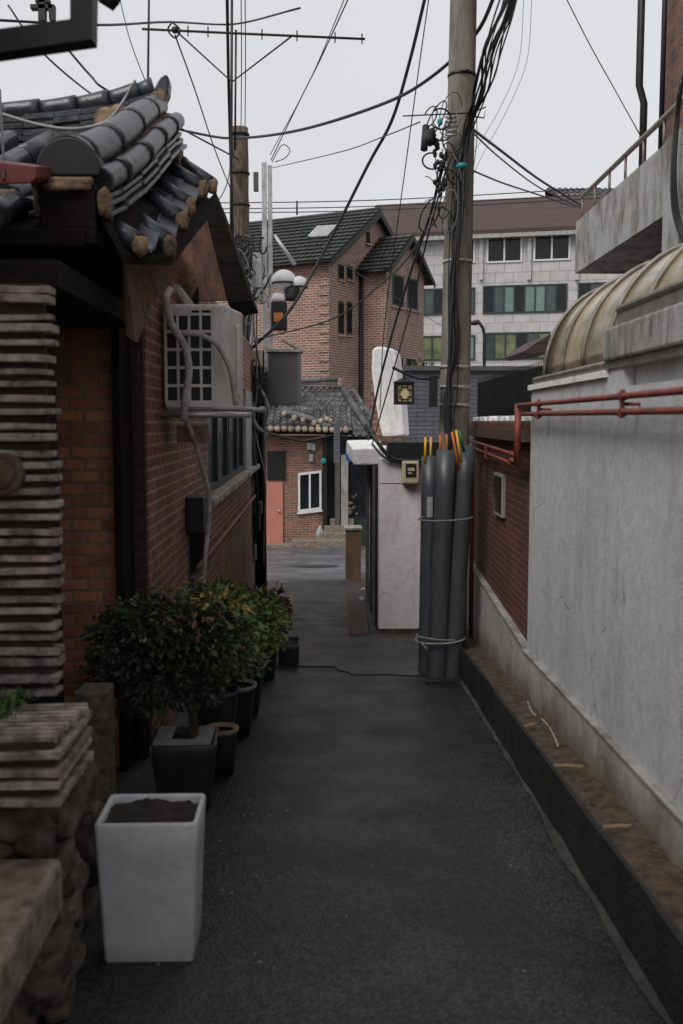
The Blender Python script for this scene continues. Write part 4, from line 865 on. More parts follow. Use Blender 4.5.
# pole foot extras
# ================================================ cables on the pole
rnd=random.Random(5)
t=thing('cable_bundle',(pole_at(0)[0].x,YP,0),'thick tangle of black cables running down the concrete utility pole','cables')
path=[(520,-30,5.6),(508,8,6.6),(492,50,7.6),(478,90,8.3),(468,125,8.68),(461,165,8.72),(457,215,8.70),(454,280,8.7),(452,350,8.7),(450,400,8.68),(452,450,8.62)]
for k in range(13):
    ph=rnd.uniform(0,6.28); w_=rnd.uniform(1,9)
    pts=[]
    for i,(x,y,Y) in enumerate(path):
        sp=w_*(1.15 if i<6 else .75)
        pts.append(PY(x+sp*math.sin(ph+i*rnd.uniform(.4,.9))+rnd.uniform(-3,3)*(1.6 if i<6 else .6),y,Y+.04*math.cos(ph+i)))
    s=MB(); s.tube(spline(pts,5),rnd.choice([.004,.006,.008,.011]),6); s.build('cable',M['cable'],t)
def px_line(name,pts,r,m,lb,cat='wire',group=None,n=6,sag=0):
    s=MB(); s.tube(spline([PY(*p) for p in pts],n),r,6); return tag(s.build(name,M[m]),lb,cat,group)
# coils and splice cluster
t=thing('splice_cluster',(pole_at(1.8)[0].x,YP,1.4),'cluster of cable loops and black splice boxes on the concrete pole','cables')
for k in range(24):
    cx,cy=rnd.uniform(428,462),rnd.uniform(112,235); a,b=rnd.uniform(4,13),rnd.uniform(8,24); ph=rnd.uniform(0,6.3); tl=rnd.uniform(-.5,.5); Y=8.9-rnd.uniform(.17,.3)
    pts=[]; arc=rnd.uniform(3,6.3)
    for i in range(14):
        q=ph+arc*i/13; x,y=a*math.cos(q),b*math.sin(q)
        pts.append(PY(cx+x*math.cos(tl)-y*math.sin(tl),cy+x*math.sin(tl)+y*math.cos(tl),Y+.04*math.sin(q)))
    s=MB(); s.tube(pts,rnd.choice([.004,.006,.008]),5); s.build('cable_loop',M['cable'] if k%4 else M['gcable'],t)
s=MB(); s.rock(PY(429,137,8.6),.06,.06,.075,2,n=10,amp=.3); s.tube([PY(424,150,8.55),PY(426,126,8.6)],.03,8); s.build('splice_box',M['black'],t)
for i in range(5):
    s=MB(); q=PY(451,117+i*4.5,8.66); s.tube([q+Vector((-.05,0,0)),q+Vector((.05,0,0))],.011,8); s.build('terminal_block',M['steel'],t)
s=MB(); q=PY(461,166,8.7); s.rock(q,.05,.04,.025,4); q=PY(440,122,8.62); s.rock(q,.022,.03,.03,4); s.build('teal_tape',M['teal'],t)
s=MB()
for k in range(26): s=MB(); s.rock(PY(rnd.uniform(434,446),rnd.uniform(140,200),8.62),.018,.02,.024,k,n=6); s.build('connector',M['black'],t)
s=MB(); s.tube([PY(403,116,8.6),PY(470,113,8.7)],.006,6); s.tube([PY(470,113,8.7),PY(486,107,8.7),PY(484,118,8.7),PY(470,116,8.7)],.007,6); s.build('cross_rod',M['dark'],t)
# wires from the pole
px_line('power_wire',[(467,125,8.8),(500,150,10),(540,180,11.5),(581,205,12.5)],.014,'cable','thick black cable from the concrete pole down to the balcony','wire','cables between pole and balcony')
px_line('power_wire',[(468,128,8.8),(500,158,10),(540,188,11.3),(583,209,12.4)],.008,'cable','thin black cable just under the thick one towards the balcony','wire','cables between pole and balcony')
px_line('power_wire',[(462,166,8.8),(500,182,10),(530,192,11),(575,207,12.4)],.009,'cable','black cable from the teal tape on the pole to the balcony','wire','cables between pole and balcony')
px_line('power_wire',[(515,-20,6.5),(502,40,7.4),(495,75,8.0),(480,105,8.6),(468,130,8.75)],.007,'cable','thin cable bowing away right of the main bundle above the pole','wire')
px_line('power_wire',[(428,-15,14),(410,60,14.5),(392,120,15),(368,165,15.5),(330,240,16),(290,310,16),(250,350,16.2)],.024,'cable','thickest dark cable curving from the top of the photo to the left pole','wire')
px_line('power_wire',[(497,-10,9),(475,35,9.2),(430,78,9.8),(380,105,11),(300,130,13),(240,138,15),(200,134,15.5),(100,110,15)],.018,'cable','long sagging cable sweeping from upper centre across to the tiled ridge','wire')
px_line('power_wire',[(430,-10,11),(420,60,11.3),(405,170,12),(385,320,13),(380,410,13)],.007,'cable','thin wire dropping left of the concrete pole to the white wall','wire')
px_line('power_wire',[(447,150,8.8),(430,215,9.6),(405,290,10.8),(380,380,12.2),(368,440,12.8)],.014,'cable','black drop cable from the splice cluster down past the white column','wire')
px_line('power_wire',[(446,170,8.8),(428,235,9.5),(413,300,10.5),(395,365,11.8),(372,445,12.8)],.009,'cable','second black drop cable beside the white column','wire')
px_line('power_wire',[(444,160,8.8),(420,240,9.5),(380,285,11.5),(330,320,14),(262,338,16),(250,345,16.2)],.011,'cable','sagging cable between concrete pole and left pole across the brown house','wire')
px_line('power_wire',[(300,230,16),(345,265,17),(400,300,25),(440,325,30),(452,330,32)],.008,'cable','thin service wire over the brown brick gable wall','wire')
px_line('power_wire',[(420,122,8.6),(380,138,10),(340,152,12),(272,168,17)],.006,'cable','fine wire from the pole clamp to the steel pole top','wire')
px_line('power_wire',[(350,-5,12),(320,60,13.5),(300,100,15),(271,160,17)],.008,'cable','thin wire climbing from the steel pole to the top of the photo','wire')
px_line('power_wire',[(346,-5,12.2),(310,80,14.5),(270,155,17)],.006,'cable','parallel thin wire beside the one climbing from the steel pole','wire')
px_line('power_wire',[(562,-10,16),(590,45,16),(615,90,16),(640,135,13.5)],.009,'cable','single straight wire sloping to the dark downpipe on the right','wire')
px_line('power_wire',[(175,35,10),(195,90,12),(215,150,14),(231,190,16)],.008,'cable','thin stay wire from the antenna boom to the wooden pole','wire')
px_line('power_wire',[(120,0,20),(130,40,19),(145,80,19),(150,90,19)],.009,'cable','short thin wire crossing the sky above the tiled ridge','wire')
px_line('power_wire',[(8,5,11),(40,50,11),(90,93,11),(125,110,10)],.010,'cable','curved black wire seen below the dark metal frame','wire')
px_line('power_wire',[(60,40,11),(90,75,11),(110,92,11),(180,128,13),(240,160,16)],.012,'cable','diagonal cable from the metal frame over the tiled ridge','wire')
for k,(y0,y1) in enumerate(((212,196),(206,190),(216,200))):
    px_line('far_power_line',[(-20,y0-2,60),(200,y0-3,60),(380,y0-6,60),(600,y1-2,60)],.03,'cable',['lowest','highest','middle'][(0,1,2)[k]]+' of the three distant power lines above the roofs','wire','distant power lines')
px_line('power_wire',[(180,150,14),(192,190,14.5),(212,205,15),(228,180,15.6),(232,130,16)],.010,'gcable','grey slack loop of cable left of the wooden pole','wire')
px_line('power_wire',[(-5,112,5.6),(40,125,5.6),(75,129,5.6),(105,122,5.8),(122,103,6),(135,80,6)],.009,'paleplastic','white cable sagging over the black tile roof','wire')
px_line('power_wire',[(4,180,4.0),(3,150,4.2),(0,90,5)],.006,'cable','thin dark wire at the left edge over the tile roof','wire')
for k,(x0,x1) in enumerate(((519,470),(527,480))):
    px_line('faint_wire',[(x0+5,-5,25),(x0,60,25),(x0-20,110,25),(x1,160,25),(x1-22,210,25)],.008,'gcable',['left','right'][k]+' of the two faint grey wires right of the concrete pole','wire','faint grey wires')
# top left frame
px_line('power_wire',[(-5,20,9),(100,25,10),(170,22,12),(235,24,14),(300,8,12)],.012,'cable','twisted cable running across the top left behind the frame','wire')
s=MB()
Yf=3.0
def fq(pl): s.prism([PY(x-3,y-10,Yf) for x,y in pl],(0,.07,0))
fq([(-60,47),(73,29),(73,-60),(97,-60),(95,49),(-60,71)])
tag(s.build('sign_frame',M['dark']),'dark metal frame corner hanging in at the top left','frame')
s=MB(); Yf=3.6; fq([(97,-6),(125,-8),(118,6),(112,13),(98,4)]); tag(s.build('eave_corner',M['wood']),'dark eave tip poking in at the top beside the frame','eave')
s=MB(); Yf=9; 
for pl in ([(33,14),(55,14),(55,18),(33,18)],[(41,4),(48,4),(48,30),(41,30)],[(51,14),(57,14),(57,30),(52,30)],[(38,8),(52,8),(52,12),(38,12)]): fq(pl)
tag(s.build('line_insulator',M['black']),'dark pole top insulator seen inside the metal frame','insulator')
s=MB(); Yf=4.0; pl=[(-30,158),(36,166),(36,178),(30,183),(-30,186)]; s.prism([PY(x,y,4.05) for x,y in pl],(0,.25,.06)); tag(s.build('red_sheet',M['redtile'],bevel=.005),'dull red sheet lying on the black roof tiles at the left edge','sheet')
# ================================================ LEFT POLES
YW=16.
cW=PY(241,300,YW)
t=thing('wooden_pole',(cW.x,YW,GZ(YW)),'weathered wooden utility pole with bands standing left of the steel pole','utility pole')
s=MB(); zt=PY(241,128,YW).z; zs=[GZ(YW)-.1+(zt-GZ(YW)+.1)*i/30 for i in range(31)]
s.tube([(cW.x+.02*(1 if i%2 else 0)*0+(.22-.22*i/30)*0,YW,z) for i,z in enumerate(zs)],[.165-.001*i+.004*math.sin(i*2.1) for i in range(31)],14); s.build('pole_shaft',M['polew'],t)
for py in (133,172,204,236,243,250): 
    z=PY(0,py,YW).z; s=MB(); s.tube([(cW.x,YW,z-.015),(cW.x,YW,z+.015)],.158,14); s.build('band',M['dark'] if py<230 else M['gcable'],t)
rnd=random.Random(9)
t=thing('pole_cables',(cW.x,YW-.2,-1),'mass of dark cables wound down the wooden pole on the left','cables')
for k in range(22):
    x=rnd.uniform(233,262); y0=rnd.uniform(235,330); ph=rnd.uniform(0,6)
    pts=[PY(x+rnd.uniform(-5,5)+4*math.sin(ph+i),y0+(610-y0)*i/7*rnd.uniform(.93,1),16.2+rnd.uniform(-.55,-.25)+(0 if i<6 else .2)) for i in range(7)]
    if k<9: pts=[PY(PP_x,yy,15.72) for PP_x,yy in [(230+rnd.uniform(0,26),235+i*13+rnd.uniform(-4,4)) for i in range(6)]]
    s=MB(); s.tube(spline(pts,4),rnd.choice([.012,.018,.028,.014]),6); s.build('cable',M['cable'] if k%5 else M['gcable'],t)
for k in range(26):
    cx_,cy_=rnd.uniform(236,266),rnd.choice([rnd.uniform(235,300),rnd.uniform(235,420)]); 
    if cy_>320: cx_=rnd.uniform(236,268)
    a,b=rnd.uniform(3,9),rnd.uniform(6,22); ph=rnd.uniform(0,6.3); arc=rnd.uniform(2,5.5); Y=rnd.uniform(15.6,16.3); tl=rnd.uniform(-.6,.6)
    pts=[]
    for i in range(12):
        q=ph+arc*i/11; x,y=a*math.cos(q),b*math.sin(q); pts.append(PY(cx_+x*math.cos(tl)-y*math.sin(tl),cy_+x*math.sin(tl)+y*math.cos(tl),Y))
    s=MB(); s.tube(pts,rnd.choice([.008,.011,.016]),5); s.build('cable_loop',M['cable'] if k%4 else M['gcable'],t)
# dark service conduits to the ground
t=thing('conduit_stack',(PY(258,500,16.4).x,16.4,GZ(16)),'dark vertical conduits and junction boxes at the end of the left brick wall','conduit')
for k,(px,r,m_) in enumerate(((255,.06,'dark'),(260,.055,'wood'),(263.5,.03,'dark'),(251,.04,'black'))):
    q=PY(px,500,16.6-.05*k); s=MB(); s.tube([(q.x,q.y,GZ(16.6)),(q.x,q.y,PY(0,350,16.4).z)],r,8); s.build('conduit',M[m_],t)
for (x0,y0,x1,y1,m_) in ((250,350,262,366,'cream'),(250,372,268,402,'black'),(249,502,262,514,'box'),(248,514,260,530,'black'),(250,545,256,560,'gcable'),(252,260,262,288,'steel'),(236,300,248,330,'box')):
    a=PY(x0,y0,16.0); b=PY(x1,y1,16.0); s=MB(); s.box(a.x,b.x,15.95,16.2,b.z,a.z); s.build('junction_box',M[m_],t,bevel=.01)
s=MB(); s.tube(spline([PY(250,410,15.9),PY(256,425,15.8),PY(263,432,15.8)],5),.03,8); s.tube(spline([PY(258,385,15.9),PY(266,400,15.8),PY(268,412,15.8),PY(264,425,15.9)],5),.025,8); s.build('cable_elbow',M['gcable'],t)
# steel pole
YT=17.
q=PY(268,300,YT); t=thing('steel_pole',(q.x,YT,GZ(YT)),'slim galvanised twin steel pole with lamp and speakers, right of the wooden pole','pole')
s=MB(); s.box(q.x-.09,q.x-.01,YT-.05,YT+.05,PY(0,410,YT).z,PY(0,161,YT).z); s.box(q.x+.01,q.x+.08,YT-.05,YT+.05,PY(0,410,YT).z,PY(0,164,YT).z); s.build('pole_shaft',M['steel'],t); s=MB(); s.tube([(q.x-.11,YT,GZ(YT)),(q.x-.11,YT,PY(0,409,YT).z)],.06,10); s.build('pole_foot',M['dark'],t)
s=MB(); s.obox(PY(256,182,YT),(.04,0,0),(0,.05,0),(0,0,.15)); s.build('insulator',M['box'],t)
s=MB(); s.box(q.x-.27,q.x-.1,YT-.08,YT+.08,PY(0,300,YT).z,PY(0,252,YT).z); s.build('control_box',M['paleplastic'],t)
s=MB(); s.tube([PY(276,300,YT),PY(298,278,YT)],.03,6); s.build('bracket_arm',M['steel'],t)
s=MB(); s.tube(spline([PY(272,162,YT),PY(282,145,YT),PY(290,150,YT),PY(285,158,YT),PY(275,162,YT)],4),.008,5); s.build('wire_hook',M['cable'],t); s=MB(); s.tube([PY(274,235,YT),PY(295,265,YT)],.035,6); s.build('bracket_arm',M['steel'],t)
for (x,y,r,lb) in ((284,280,.20,'large'),(299,284,.15,'small')):
    s=MB(); c=PY(x,y,YT-.2); s.ball(c,r,14,(1,1,.85)); o=s.build('dome_lamp',M['wframe'],t)
    s=MB(); s.tube([c+Vector((0,0,-.04)),c+Vector((0,0,-.07))],r*1.02,14); s.build('lamp_band',M['black'],o)
s=MB(); c=PY(292,294,YT-.25); s.rock(c,.14,.12,.12,3); s.build('speaker',M['black'],t)
t=thing('signal_box',(0,YT-.3,1),'dark pole mounted box with an orange lens below the white domes','box')
a=PY(271,302,YT-.3); b=PY(287,330,YT-.3); s=MB(); s.box(a.x,b.x,YT-.35,YT-.1,b.z,a.z); s.build('housing',M['black'],t,bevel=.02)
a=PY(274,313,YT-.3); b=PY(283,322,YT-.3); s=MB(); s.box(a.x,b.x,YT-.362,YT-.352,b.z,a.z); s.build('lens',M['orangelens'],t)
s=MB(); c=PY(279,297,YT-.25); s.lathe(c,[(0,.06),(.1,.05),(.13,-.03),(.12,-.08),(0,-.09)],16); s.build('cap',M['wframe'],t)
t=thing('grey_cabinet',(0,YT-.5,0),'large grey metal cabinet mounted on the left pole above the tiled eave','cabinet')
a=PY(268,352,YT-.6); b=PY(298,405,YT-.6); s=MB(); s.hexa([(a.x,YT-.6,b.z),(b.x,YT-.6,b.z),(b.x+.05,YT-.2,b.z),(a.x,YT-.2,b.z)],[(a.x,YT-.6,a.z),(b.x,YT-.6,a.z),(b.x+.05,YT-.2,a.z),(a.x,YT-.2,a.z)]); s.build('cabinet_body',M['box'],t,bevel=.01)
s=MB(); s.box(a.x-.03,b.x+.09,YT-.66,YT-.15,a.z+.002,a.z+.05); s.obox((b.x-.12,YT-.4,a.z+.13),(.15,0,-.08),(0,.2,0),(0,0,.012)); s.build('cabinet_top',M['paleplastic'],t)
# TV antenna
t=thing('tv_antenna',(PY(232,100,16).x,15.8,3),'rusty rooftop television antenna with long horizontal boom against the sky','antenna')
Ya=9.; s=MB(); s.tube([PY(232,-30,Ya),PY(231.5,100,Ya),PY(231,200,Ya),PY(231,300,Ya)],.013,6); s.tube([PY(236,30,Ya),PY(235,150,Ya)],.01,6); s.build('mast',M['dark'],t)
s=MB(); s.tube([PY(142,29,Ya),PY(250,34,Ya),PY(365,39,Ya)],.011,6); s.build('boom',M['bark'],t)
s=MB(); s.tube([PY(149,-5,Ya),PY(148,80,Ya)],.01,6); s.build('rod',M['bark'],t)
for x in (188,208,262,297,335,362): s=MB(); s.tube([PY(x,29+ (x-142)*.045-5,Ya-.25),PY(x,29+(x-142)*.045+5,Ya+.25)],.006,5); s.build('rod',M['bark'],t)
s=MB(); s.tube([PY(175,30,Ya),PY(232,82,Ya),PY(292,36,Ya)],.008,6); s.build('stay',M['dark'],t)
s=MB(); s.tube(spline([PY(172,22,Ya),PY(168,30,Ya),PY(175,38,Ya),PY(180,30,Ya),PY(172,22,Ya)],4),.008,5); s.rock(PY(175,30,Ya),.03,.03,.03,1,n=6); s.build('dipole',M['dark'],t)
for k,x in enumerate((241,245)): px_line('power_wire',[(x,-10,14),(x+.5,60,15),(x,128,16)],.008,'cable',['left','right'][k]+' of two thin wires dropping onto the wooden pole top','wire','wires above the wooden pole')
px_line('power_wire',[(227,-10,12),(229,100,14),(233,240,15.7),(234,300,15.8)],.022,'cable','thick cable bundle descending along the left of the wooden pole','wire')

# ================================================ GATEHOUSE (white pier)
YG=11.25
def XG(y): return .75+.03*(y-YG)
t=thing('gatehouse',(1.1,YG,GZ(YG)),'white painted gate pier and side wall with dark doors, beside the pole','gatehouse')
zt=PY(400,459,YG).z
s=MB(); s.box(.75,1.72,YG,YG+.3,GZ(YG)-.1,zt); o=s.build('white_pier',M['white'],t,bevel=.01)
s=MB(); s.box(.74,1.72,YG-.02,YG+.3,GZ(YG)+.0,GZ(YG)+.075); s.build('plinth',M['soil'],t)
s=MB(); s.box(1.05,2.5,YG+.3,YG+5,GZ(YG)-1,zt-.02); s.build('side_wall',M['white'],t)
s=MB(); s.hexa([(XG(YG+.3)-.02,YG+.3,-3),(XG(YG+.3)+.05,YG+.3,-3),(XG(16)+.05,16,-3.2),(XG(16)-.02,16,-3.2)],[(XG(YG+.3)-.02,YG+.3,zt-.1),(XG(YG+.3)+.05,YG+.3,zt-.1),(XG(16)+.05,16,zt-.1),(XG(16)-.02,16,zt-.1)]); s.build('dark_door',M['wood'],t)
for y in (12.2,13.4,14.6,15.9): s=MB(); s.box(XG(y)-.05,XG(y)-.0,y,y+.09,-3,zt-.1); s.build('door_frame',M['box'] if y!=13.4 else M['dframe'],t)
s=MB(); s.box(XG(15)-.055,XG(15)-.03,13.9,14.4,-2.4,-1.0); s.build('door_glass',M['glass'],t)
# flat slab canopy
a=PY(347,440,13.5)
s=MB(); s.hexa([(.5,12.4,zt-.12),(1.15,12.4,zt-.12),(1.3,16.5,zt-.12),(.55,16.5,zt-.12)],[(.48,12.35,zt+.09),(1.15,12.35,zt+.11),(1.3,16.5,zt+.13),(.55,16.5,zt+.11)]); s.build('slab_canopy',M['whitep'],t,bevel=.02)
s=MB(); s.box(.84,1.72,YG-.05,YG+.25,zt+.002,zt+.19); s.build('roof_beam',M['dark'],t)
s=MB(); s.tube(spline([PY(366,425,YG+.2),PY(376,440,YG-.03),PY(392,458,YG-.06),(1.2,YG-.06,zt-.02),(1.7,YG-.06,zt)],5),.022,8); s.tube(spline([PY(372,444,YG-.0),PY(384,457,YG-.07),PY(400,462,YG-.06),(1.3,YG-.06,zt-.05)],5),.014,8); s.build('conduit',M['cable'],t)
s=MB(); s.box(.755,1.72,YG-.004,YG-.001,PY(0,484,YG).z-.003,PY(0,484,YG).z+.003); s.build('wall_joint',M['box'],t)
# electricity meter
t=thing('electric_meter',(1.1,YG,-.6),'small cream electricity meter on the white pier beside the guards','meter')
a=PY(402,461,YG-.1); b=PY(419,484,YG-.1); s=MB(); s.box(a.x,b.x,YG-.12,YG-.005,b.z,a.z); s.build('meter_case',M['cream'],t,bevel=.02)
s=MB(); s.box(a.x+.04,b.x-.035,YG-.128,YG-.118,b.z+.08,a.z-.03); s.build('meter_window',M['dark'],t)
s=MB(); c=((a.x+b.x)/2,YG-.13,(a.z+b.z)/2+.02); s.box(c[0]-.035,c[0]+.04,YG-.137,YG-.129,c[2]+.0,c[2]+.035); s.box(c[0]-.03,c[0]+.01,YG-.137,YG-.129,c[2]-.035,c[2]-.015); s.build('dial',M['cream'],t)
s=MB(); s.rock(((a.x+b.x)/2,YG-.05,b.z-.01),.06,.04,.02,3); s.build('cable_gland',M['concclean'],t)
# tall bulging white column on brick pedestal
t=thing('white_chimney',(1.0,13.4,0),'bulging bright white rendered column on a brick pedestal above the gate','column')
Yc=13.2
pl=[(372,349),(378,346),(394,349),(397,358),(399,390),(403,405),(405,436),(383,440),(378,420),(374,395),(371,370)]
s=MB(); s.prism([PY(x,y,Yc) for x,y in pl],(.1,.42,0)); s.build('rendered_column',M['whitep'],t,bevel=.03)
s=MB(); pl=[(370,352),(372.5,350),(372,372),(375,396),(379,420),(384,441),(376,441),(370,405)]; s.prism([PY(x,y,Yc+.02) for x,y in pl],(.1,.5,0)); s.build('brick_side',M['sbrick'],t)
a=PY(383,441,Yc); b=PY(405,470,Yc); s=MB(); s.box(a.x,b.x,Yc+.02,Yc+.5,b.z,a.z); s.build('brick_pedestal',M['sbrick'],t)
a=PY(380,436,Yc); b=PY(408,441,Yc); s=MB(); s.box(a.x,b.x,Yc-.04,Yc+.55,b.z,a.z-.0); s.build('pedestal_cap',M['rubble'],t)
# mat and tan box
s=MB(); t=thing('ribbed_mat',(.6,14,GZ(14)),'brown ribbed ramp mat along the foot of the gate doors','mat')
A=[PG(349,635,.03),PG(369,635,.03),PG(365,580,.03),PG(346,580,.03)]
s.prism(A,(0,0,-.05)); s.build('mat_sheet',M['mat'],t)
s=MB()
for k in range(10):
    f=(k+.5)/10; a=A[0].lerp(A[1],f)+Vector((0,0,.012)); b=A[3].lerp(A[2],f)+Vector((0,0,.012)); s.tube([a,b],.008,5)
s.build('ribs',M['mat'],t)
s=MB(); Yb=19.; a=PY(346,530,Yb); b=PY(361,580,Yb); s.box(a.x,b.x,Yb,Yb+.5,GZ(Yb),a.z); o=s.build('tan_crate',M['tan'],bevel=.01); tag(o,'tan wooden box standing at the far end of the ribbed mat','box')
s=MB(); s.box(a.x-.03,b.x+.02,Yb-.03,Yb+.53,a.z+.002,a.z+.04); s.build('box_lid',M['concclean'],o)
s=MB(); Yb=17.5; 
for (x,y,r) in ((362,600,.05),(363,590,.04)): s.rock(PG(x,y,.05),r,r*1.5,r,x)
tag(s.build('rubber_shoe',M['paleplastic']),'small pale lump lying on the ribbed mat by the doors','shoe')
s=MB(); pl=[(346,448),(349,454),(356,455),(360,452),(361,458),(350,462),(346,460)]; s.prism([PY(x,y,17.5) for x,y in pl],(0,.2,.02)); tag(s.build('blue_tarp',M['blue'],bevel=.01),'crumpled bright blue tarp under the white slab edge','tarp')

# ================================================ SLATE BUILDING behind the gate
t=thing('slate_house',(5,22,-3),'blue grey slate clad house behind the gate and the pole','house')
s=MB(); Ys=22.; z1=PY(0,371,Ys).z
pl=[PY(404,371,Ys),PY(600,371,Ys),PY(600,520,Ys),PY(404,520,Ys)]; s.prism(pl,(0,.5,0)); s.build('slate_wall',M['slate'],t)
s=MB(); s.prism([PY(402,366,Ys-.1),PY(600,366,Ys-.1),PY(600,370.5,Ys-.1),PY(402,370.5,Ys-.1)],(0,.7,0)); s.build('roof_edge',M['box'],t)
# ================================================ SMALL TILED BRICK HOUSE at the street
YH=33.5
t=thing('street_house',(-.3,YH,GZ(YH)),'small brick house with tiled eave and salmon door at the end of the alley','house')
s=MB(); a=PY(180,432,YH); b=PY(326,548,YH); s.box(a.x,b.x,YH,YH+5,GZ(34)-.1,PY(0,436,YH).z); s.build('wall',M['sbrick'],t)
a=PY(258,482,YH); b=PY(283,545,YH); s=MB(); s.box(a.x,b.x,YH-.06,YH-.003,b.z,a.z); d=s.build('door',M['door'],t)
s=MB(); s.ball(PY(279,511,YH-.1),.05,8); s.build('handle',M['steel'],d)
a=PY(267,451,YH); b=PY(285.5,479,YH); s=MB(); s.box(a.x,b.x,YH-.08,YH-.003,b.z,a.z); d=s.build('vent_panel',M['black'],t)
s=MB()
for k in range(9): s.box(a.x+.03+k*.068,a.x+.055+k*.068,YH-.1,YH-.081,b.z,a.z)
s.build('louvre',M['dark'],d)
a=PY(298,473,YH); b=PY(321.5,512,YH); s=MB()
e1=Vector((b.x-a.x,0,.09)); 
def wf(u0,u1,z0,z1): 
    p=Vector((a.x,YH-.09,0))+e1*u0; q_=Vector((a.x,YH-.09,0))+e1*u1
    s.hexa([(p.x,YH-.09,z0+p.z),(q_.x,YH-.09,z0+q_.z),(q_.x,YH-.004,z0+q_.z),(p.x,YH-.004,z0+p.z)],[(p.x,YH-.09,z1+p.z),(q_.x,YH-.09,z1+q_.z),(q_.x,YH-.004,z1+q_.z),(p.x,YH-.004,z1+p.z)])
wf(0,.09,b.z,a.z); wf(.91,1,b.z,a.z); wf(.46,.54,b.z,a.z); wf(.09,.46,b.z,b.z+.08); wf(.54,.91,b.z,b.z+.08); wf(.09,.46,a.z-.08,a.z); wf(.54,.91,a.z-.08,a.z); wf(-.04,1.04,b.z-.07,b.z-.003)
fo=s.build('window',M['wframe'],t); s=MB(); 
s.add([(a.x+.04,YH-.03,b.z+.02),(b.x-.04,YH-.03,b.z+.1),(b.x-.04,YH-.03,a.z+.02),(a.x+.04,YH-.03,a.z-.06)],[[0,1,2,3]]); s.build('pane',M['glass'],fo)
# dark recessed entry on the right
a=PY(325,440,YH+.3); b=PY(346,530,YH+.3); s=MB(); s.box(a.x,b.x,YH+.3,YH+1,GZ(34),PY(0,436,YH).z); e_=s.build('entry',M['dframe'],t)
s=MB(); a2=PY(326,462,YH); b2=PY(335,525,YH); s.box(a2.x,b2.x,YH+.2,YH+.29,b2.z,a2.z); s.build('entry_glass',M['glass'],e_)
for (x0,x1,m_,n_) in ((322.5,327,'dark','drainpipe'),(335,341,'box','door_frame'),(340,348,'concclean','door_frame')):
    p0=PY(x0,460 if x0<340 else 463,YH-.1); p1=PY(x1,525,YH-.1); s=MB(); s.box(p0.x,p1.x,YH-.15,YH+.05,GZ(34),PY(0,436 if x0<330 else 455,YH).z); s.build(n_,M[m_],t)
a=PY(348,462,YH); b=PY(362,516,YH); s=MB(); s.box(a.x-.02,b.x+2,YH-.0,YH+.5,GZ(34),PY(0,440,YH).z); s.build('shop_front',M['dframe'],t)
s=MB(); s.box(a.x+.03,b.x+1,YH-.03,YH-.002,b.z,a.z); s.build('shop_window',M['glass'],t)
s=MB(); random.seed(12)
for k in range(16): s.rock(PY(random.uniform(349,357),random.uniform(495,515),YH-.12),.05,.05,.05,k,n=6)
tag(s.build('shop_clutter',M['rubble']),'jumble of small dark goods in the shop window','goods',kind='stuff')
# meter boxes, sign, jug, stone ledges
for (x,y,m_) in ((309,446,1),(313.5,447,1),(311,458,1)): s=MB(); c=PY(x,y,YH-.08); s.obox(c,(.07,0,0),(0,.05,0),(0,0,.12)); s.build('meter_box',M['paleplastic'],t,bevel=.01)
s=MB(); c=PY(323.5,461,YH-.2); s.ball(c,.10,10,(1,.5,1)); s.build('teal_lamp',M['teal'],t)
a=PY(334,421,31.5); b=PY(340,463,31.5); s=MB(); s.box(a.x,b.x,31.5,31.9,b.z,a.z); tag(s.build('hanging_sign',M['slate'],bevel=.02),'narrow grey vertical signboard under the tiled eave','sign')
c=PY(320,545,YH-.25); s=MB(); s.lathe((c.x,c.y,GZ(33)+.12),[(0,0),(.13,0),(.14,.3),(.12,.42),(.05,.5),(.04,.58),(0,.58)],14); tag(s.build('water_jug',M['paleplastic']),'pale grey plastic jug standing by the drainpipe of the street house','jug')
t=thing('stone_steps',(0,32.6,GZ(33)),'low weathered stone ledges rising to the right before the street house','steps')
for k,(x0,x1,yb,yt,Y) in enumerate(((262,292,551,545,32.9),(292,318,550,541,32.8),(316,347,549,541,32.2),(320,350,540,533,32.9),(324,352,532,526,33.2),(330,354,525,519,33.4))):
    a=PY(x0,yt,Y); b=PY(x1,yb,Y); s=MB(); s.box(a.x,b.x,Y,Y+1.2,b.z-.3,a.z); s.build('ledge',M['granite'],t,bevel=.02)
# roof 1 (eave facing us)
zr=PY(0,430,YH-.5).z
t2=t=thing('eave_roof',(0,33.5,1),'tiled roof with a row of round pale plugs over the brick street house','roof')
L0=PY(250,428,YH-.5)
giwa(t,(L0.x,YH+1.6,zr+.75),(1,0,-.015),Vector((0,-2.1,-.72)).normalized(),15,.226,2.2,.085,M['tilefar'],M['plug'],.095,.35)
s=MB(); s.prism([(L0.x-.3,YH-.45,zr-.02),(L0.x+3.4,YH-.45,zr-.07),(L0.x+3.4,YH+1.6,zr+.65),(L0.x-.3,YH+1.6,zr+.68)],(0,0,-.1)); s.build('roof_deck',M['wood'],t)
s=MB(); s.tube(spline([PY(262,432,YH-.6),PY(290,438,YH-.6),PY(303,441,YH-.6),PY(330,436,YH-.6)],4),.05,6); s.build('gutter',M['dark'],t)
hp=[PY(282,411,YH+.6),PY(300,416,YH+.2),PY(315,421,YH-.1),PY(332,428,YH-.4)]; s=MB(); s.tube(spline(hp,4),.12,8); s.build('hip_ridge',M['tilefar'],t)
for k,(x,y) in enumerate(((284,414),(294,418),(303,420),(314,423),(321,421),(327,419),(318,427),(325,427),(330,421))): s=MB(); s.rock(PY(x,y,YH-.3),.09,.09,.09,k,n=7); s.build('hip_plug',M['plug'],t)
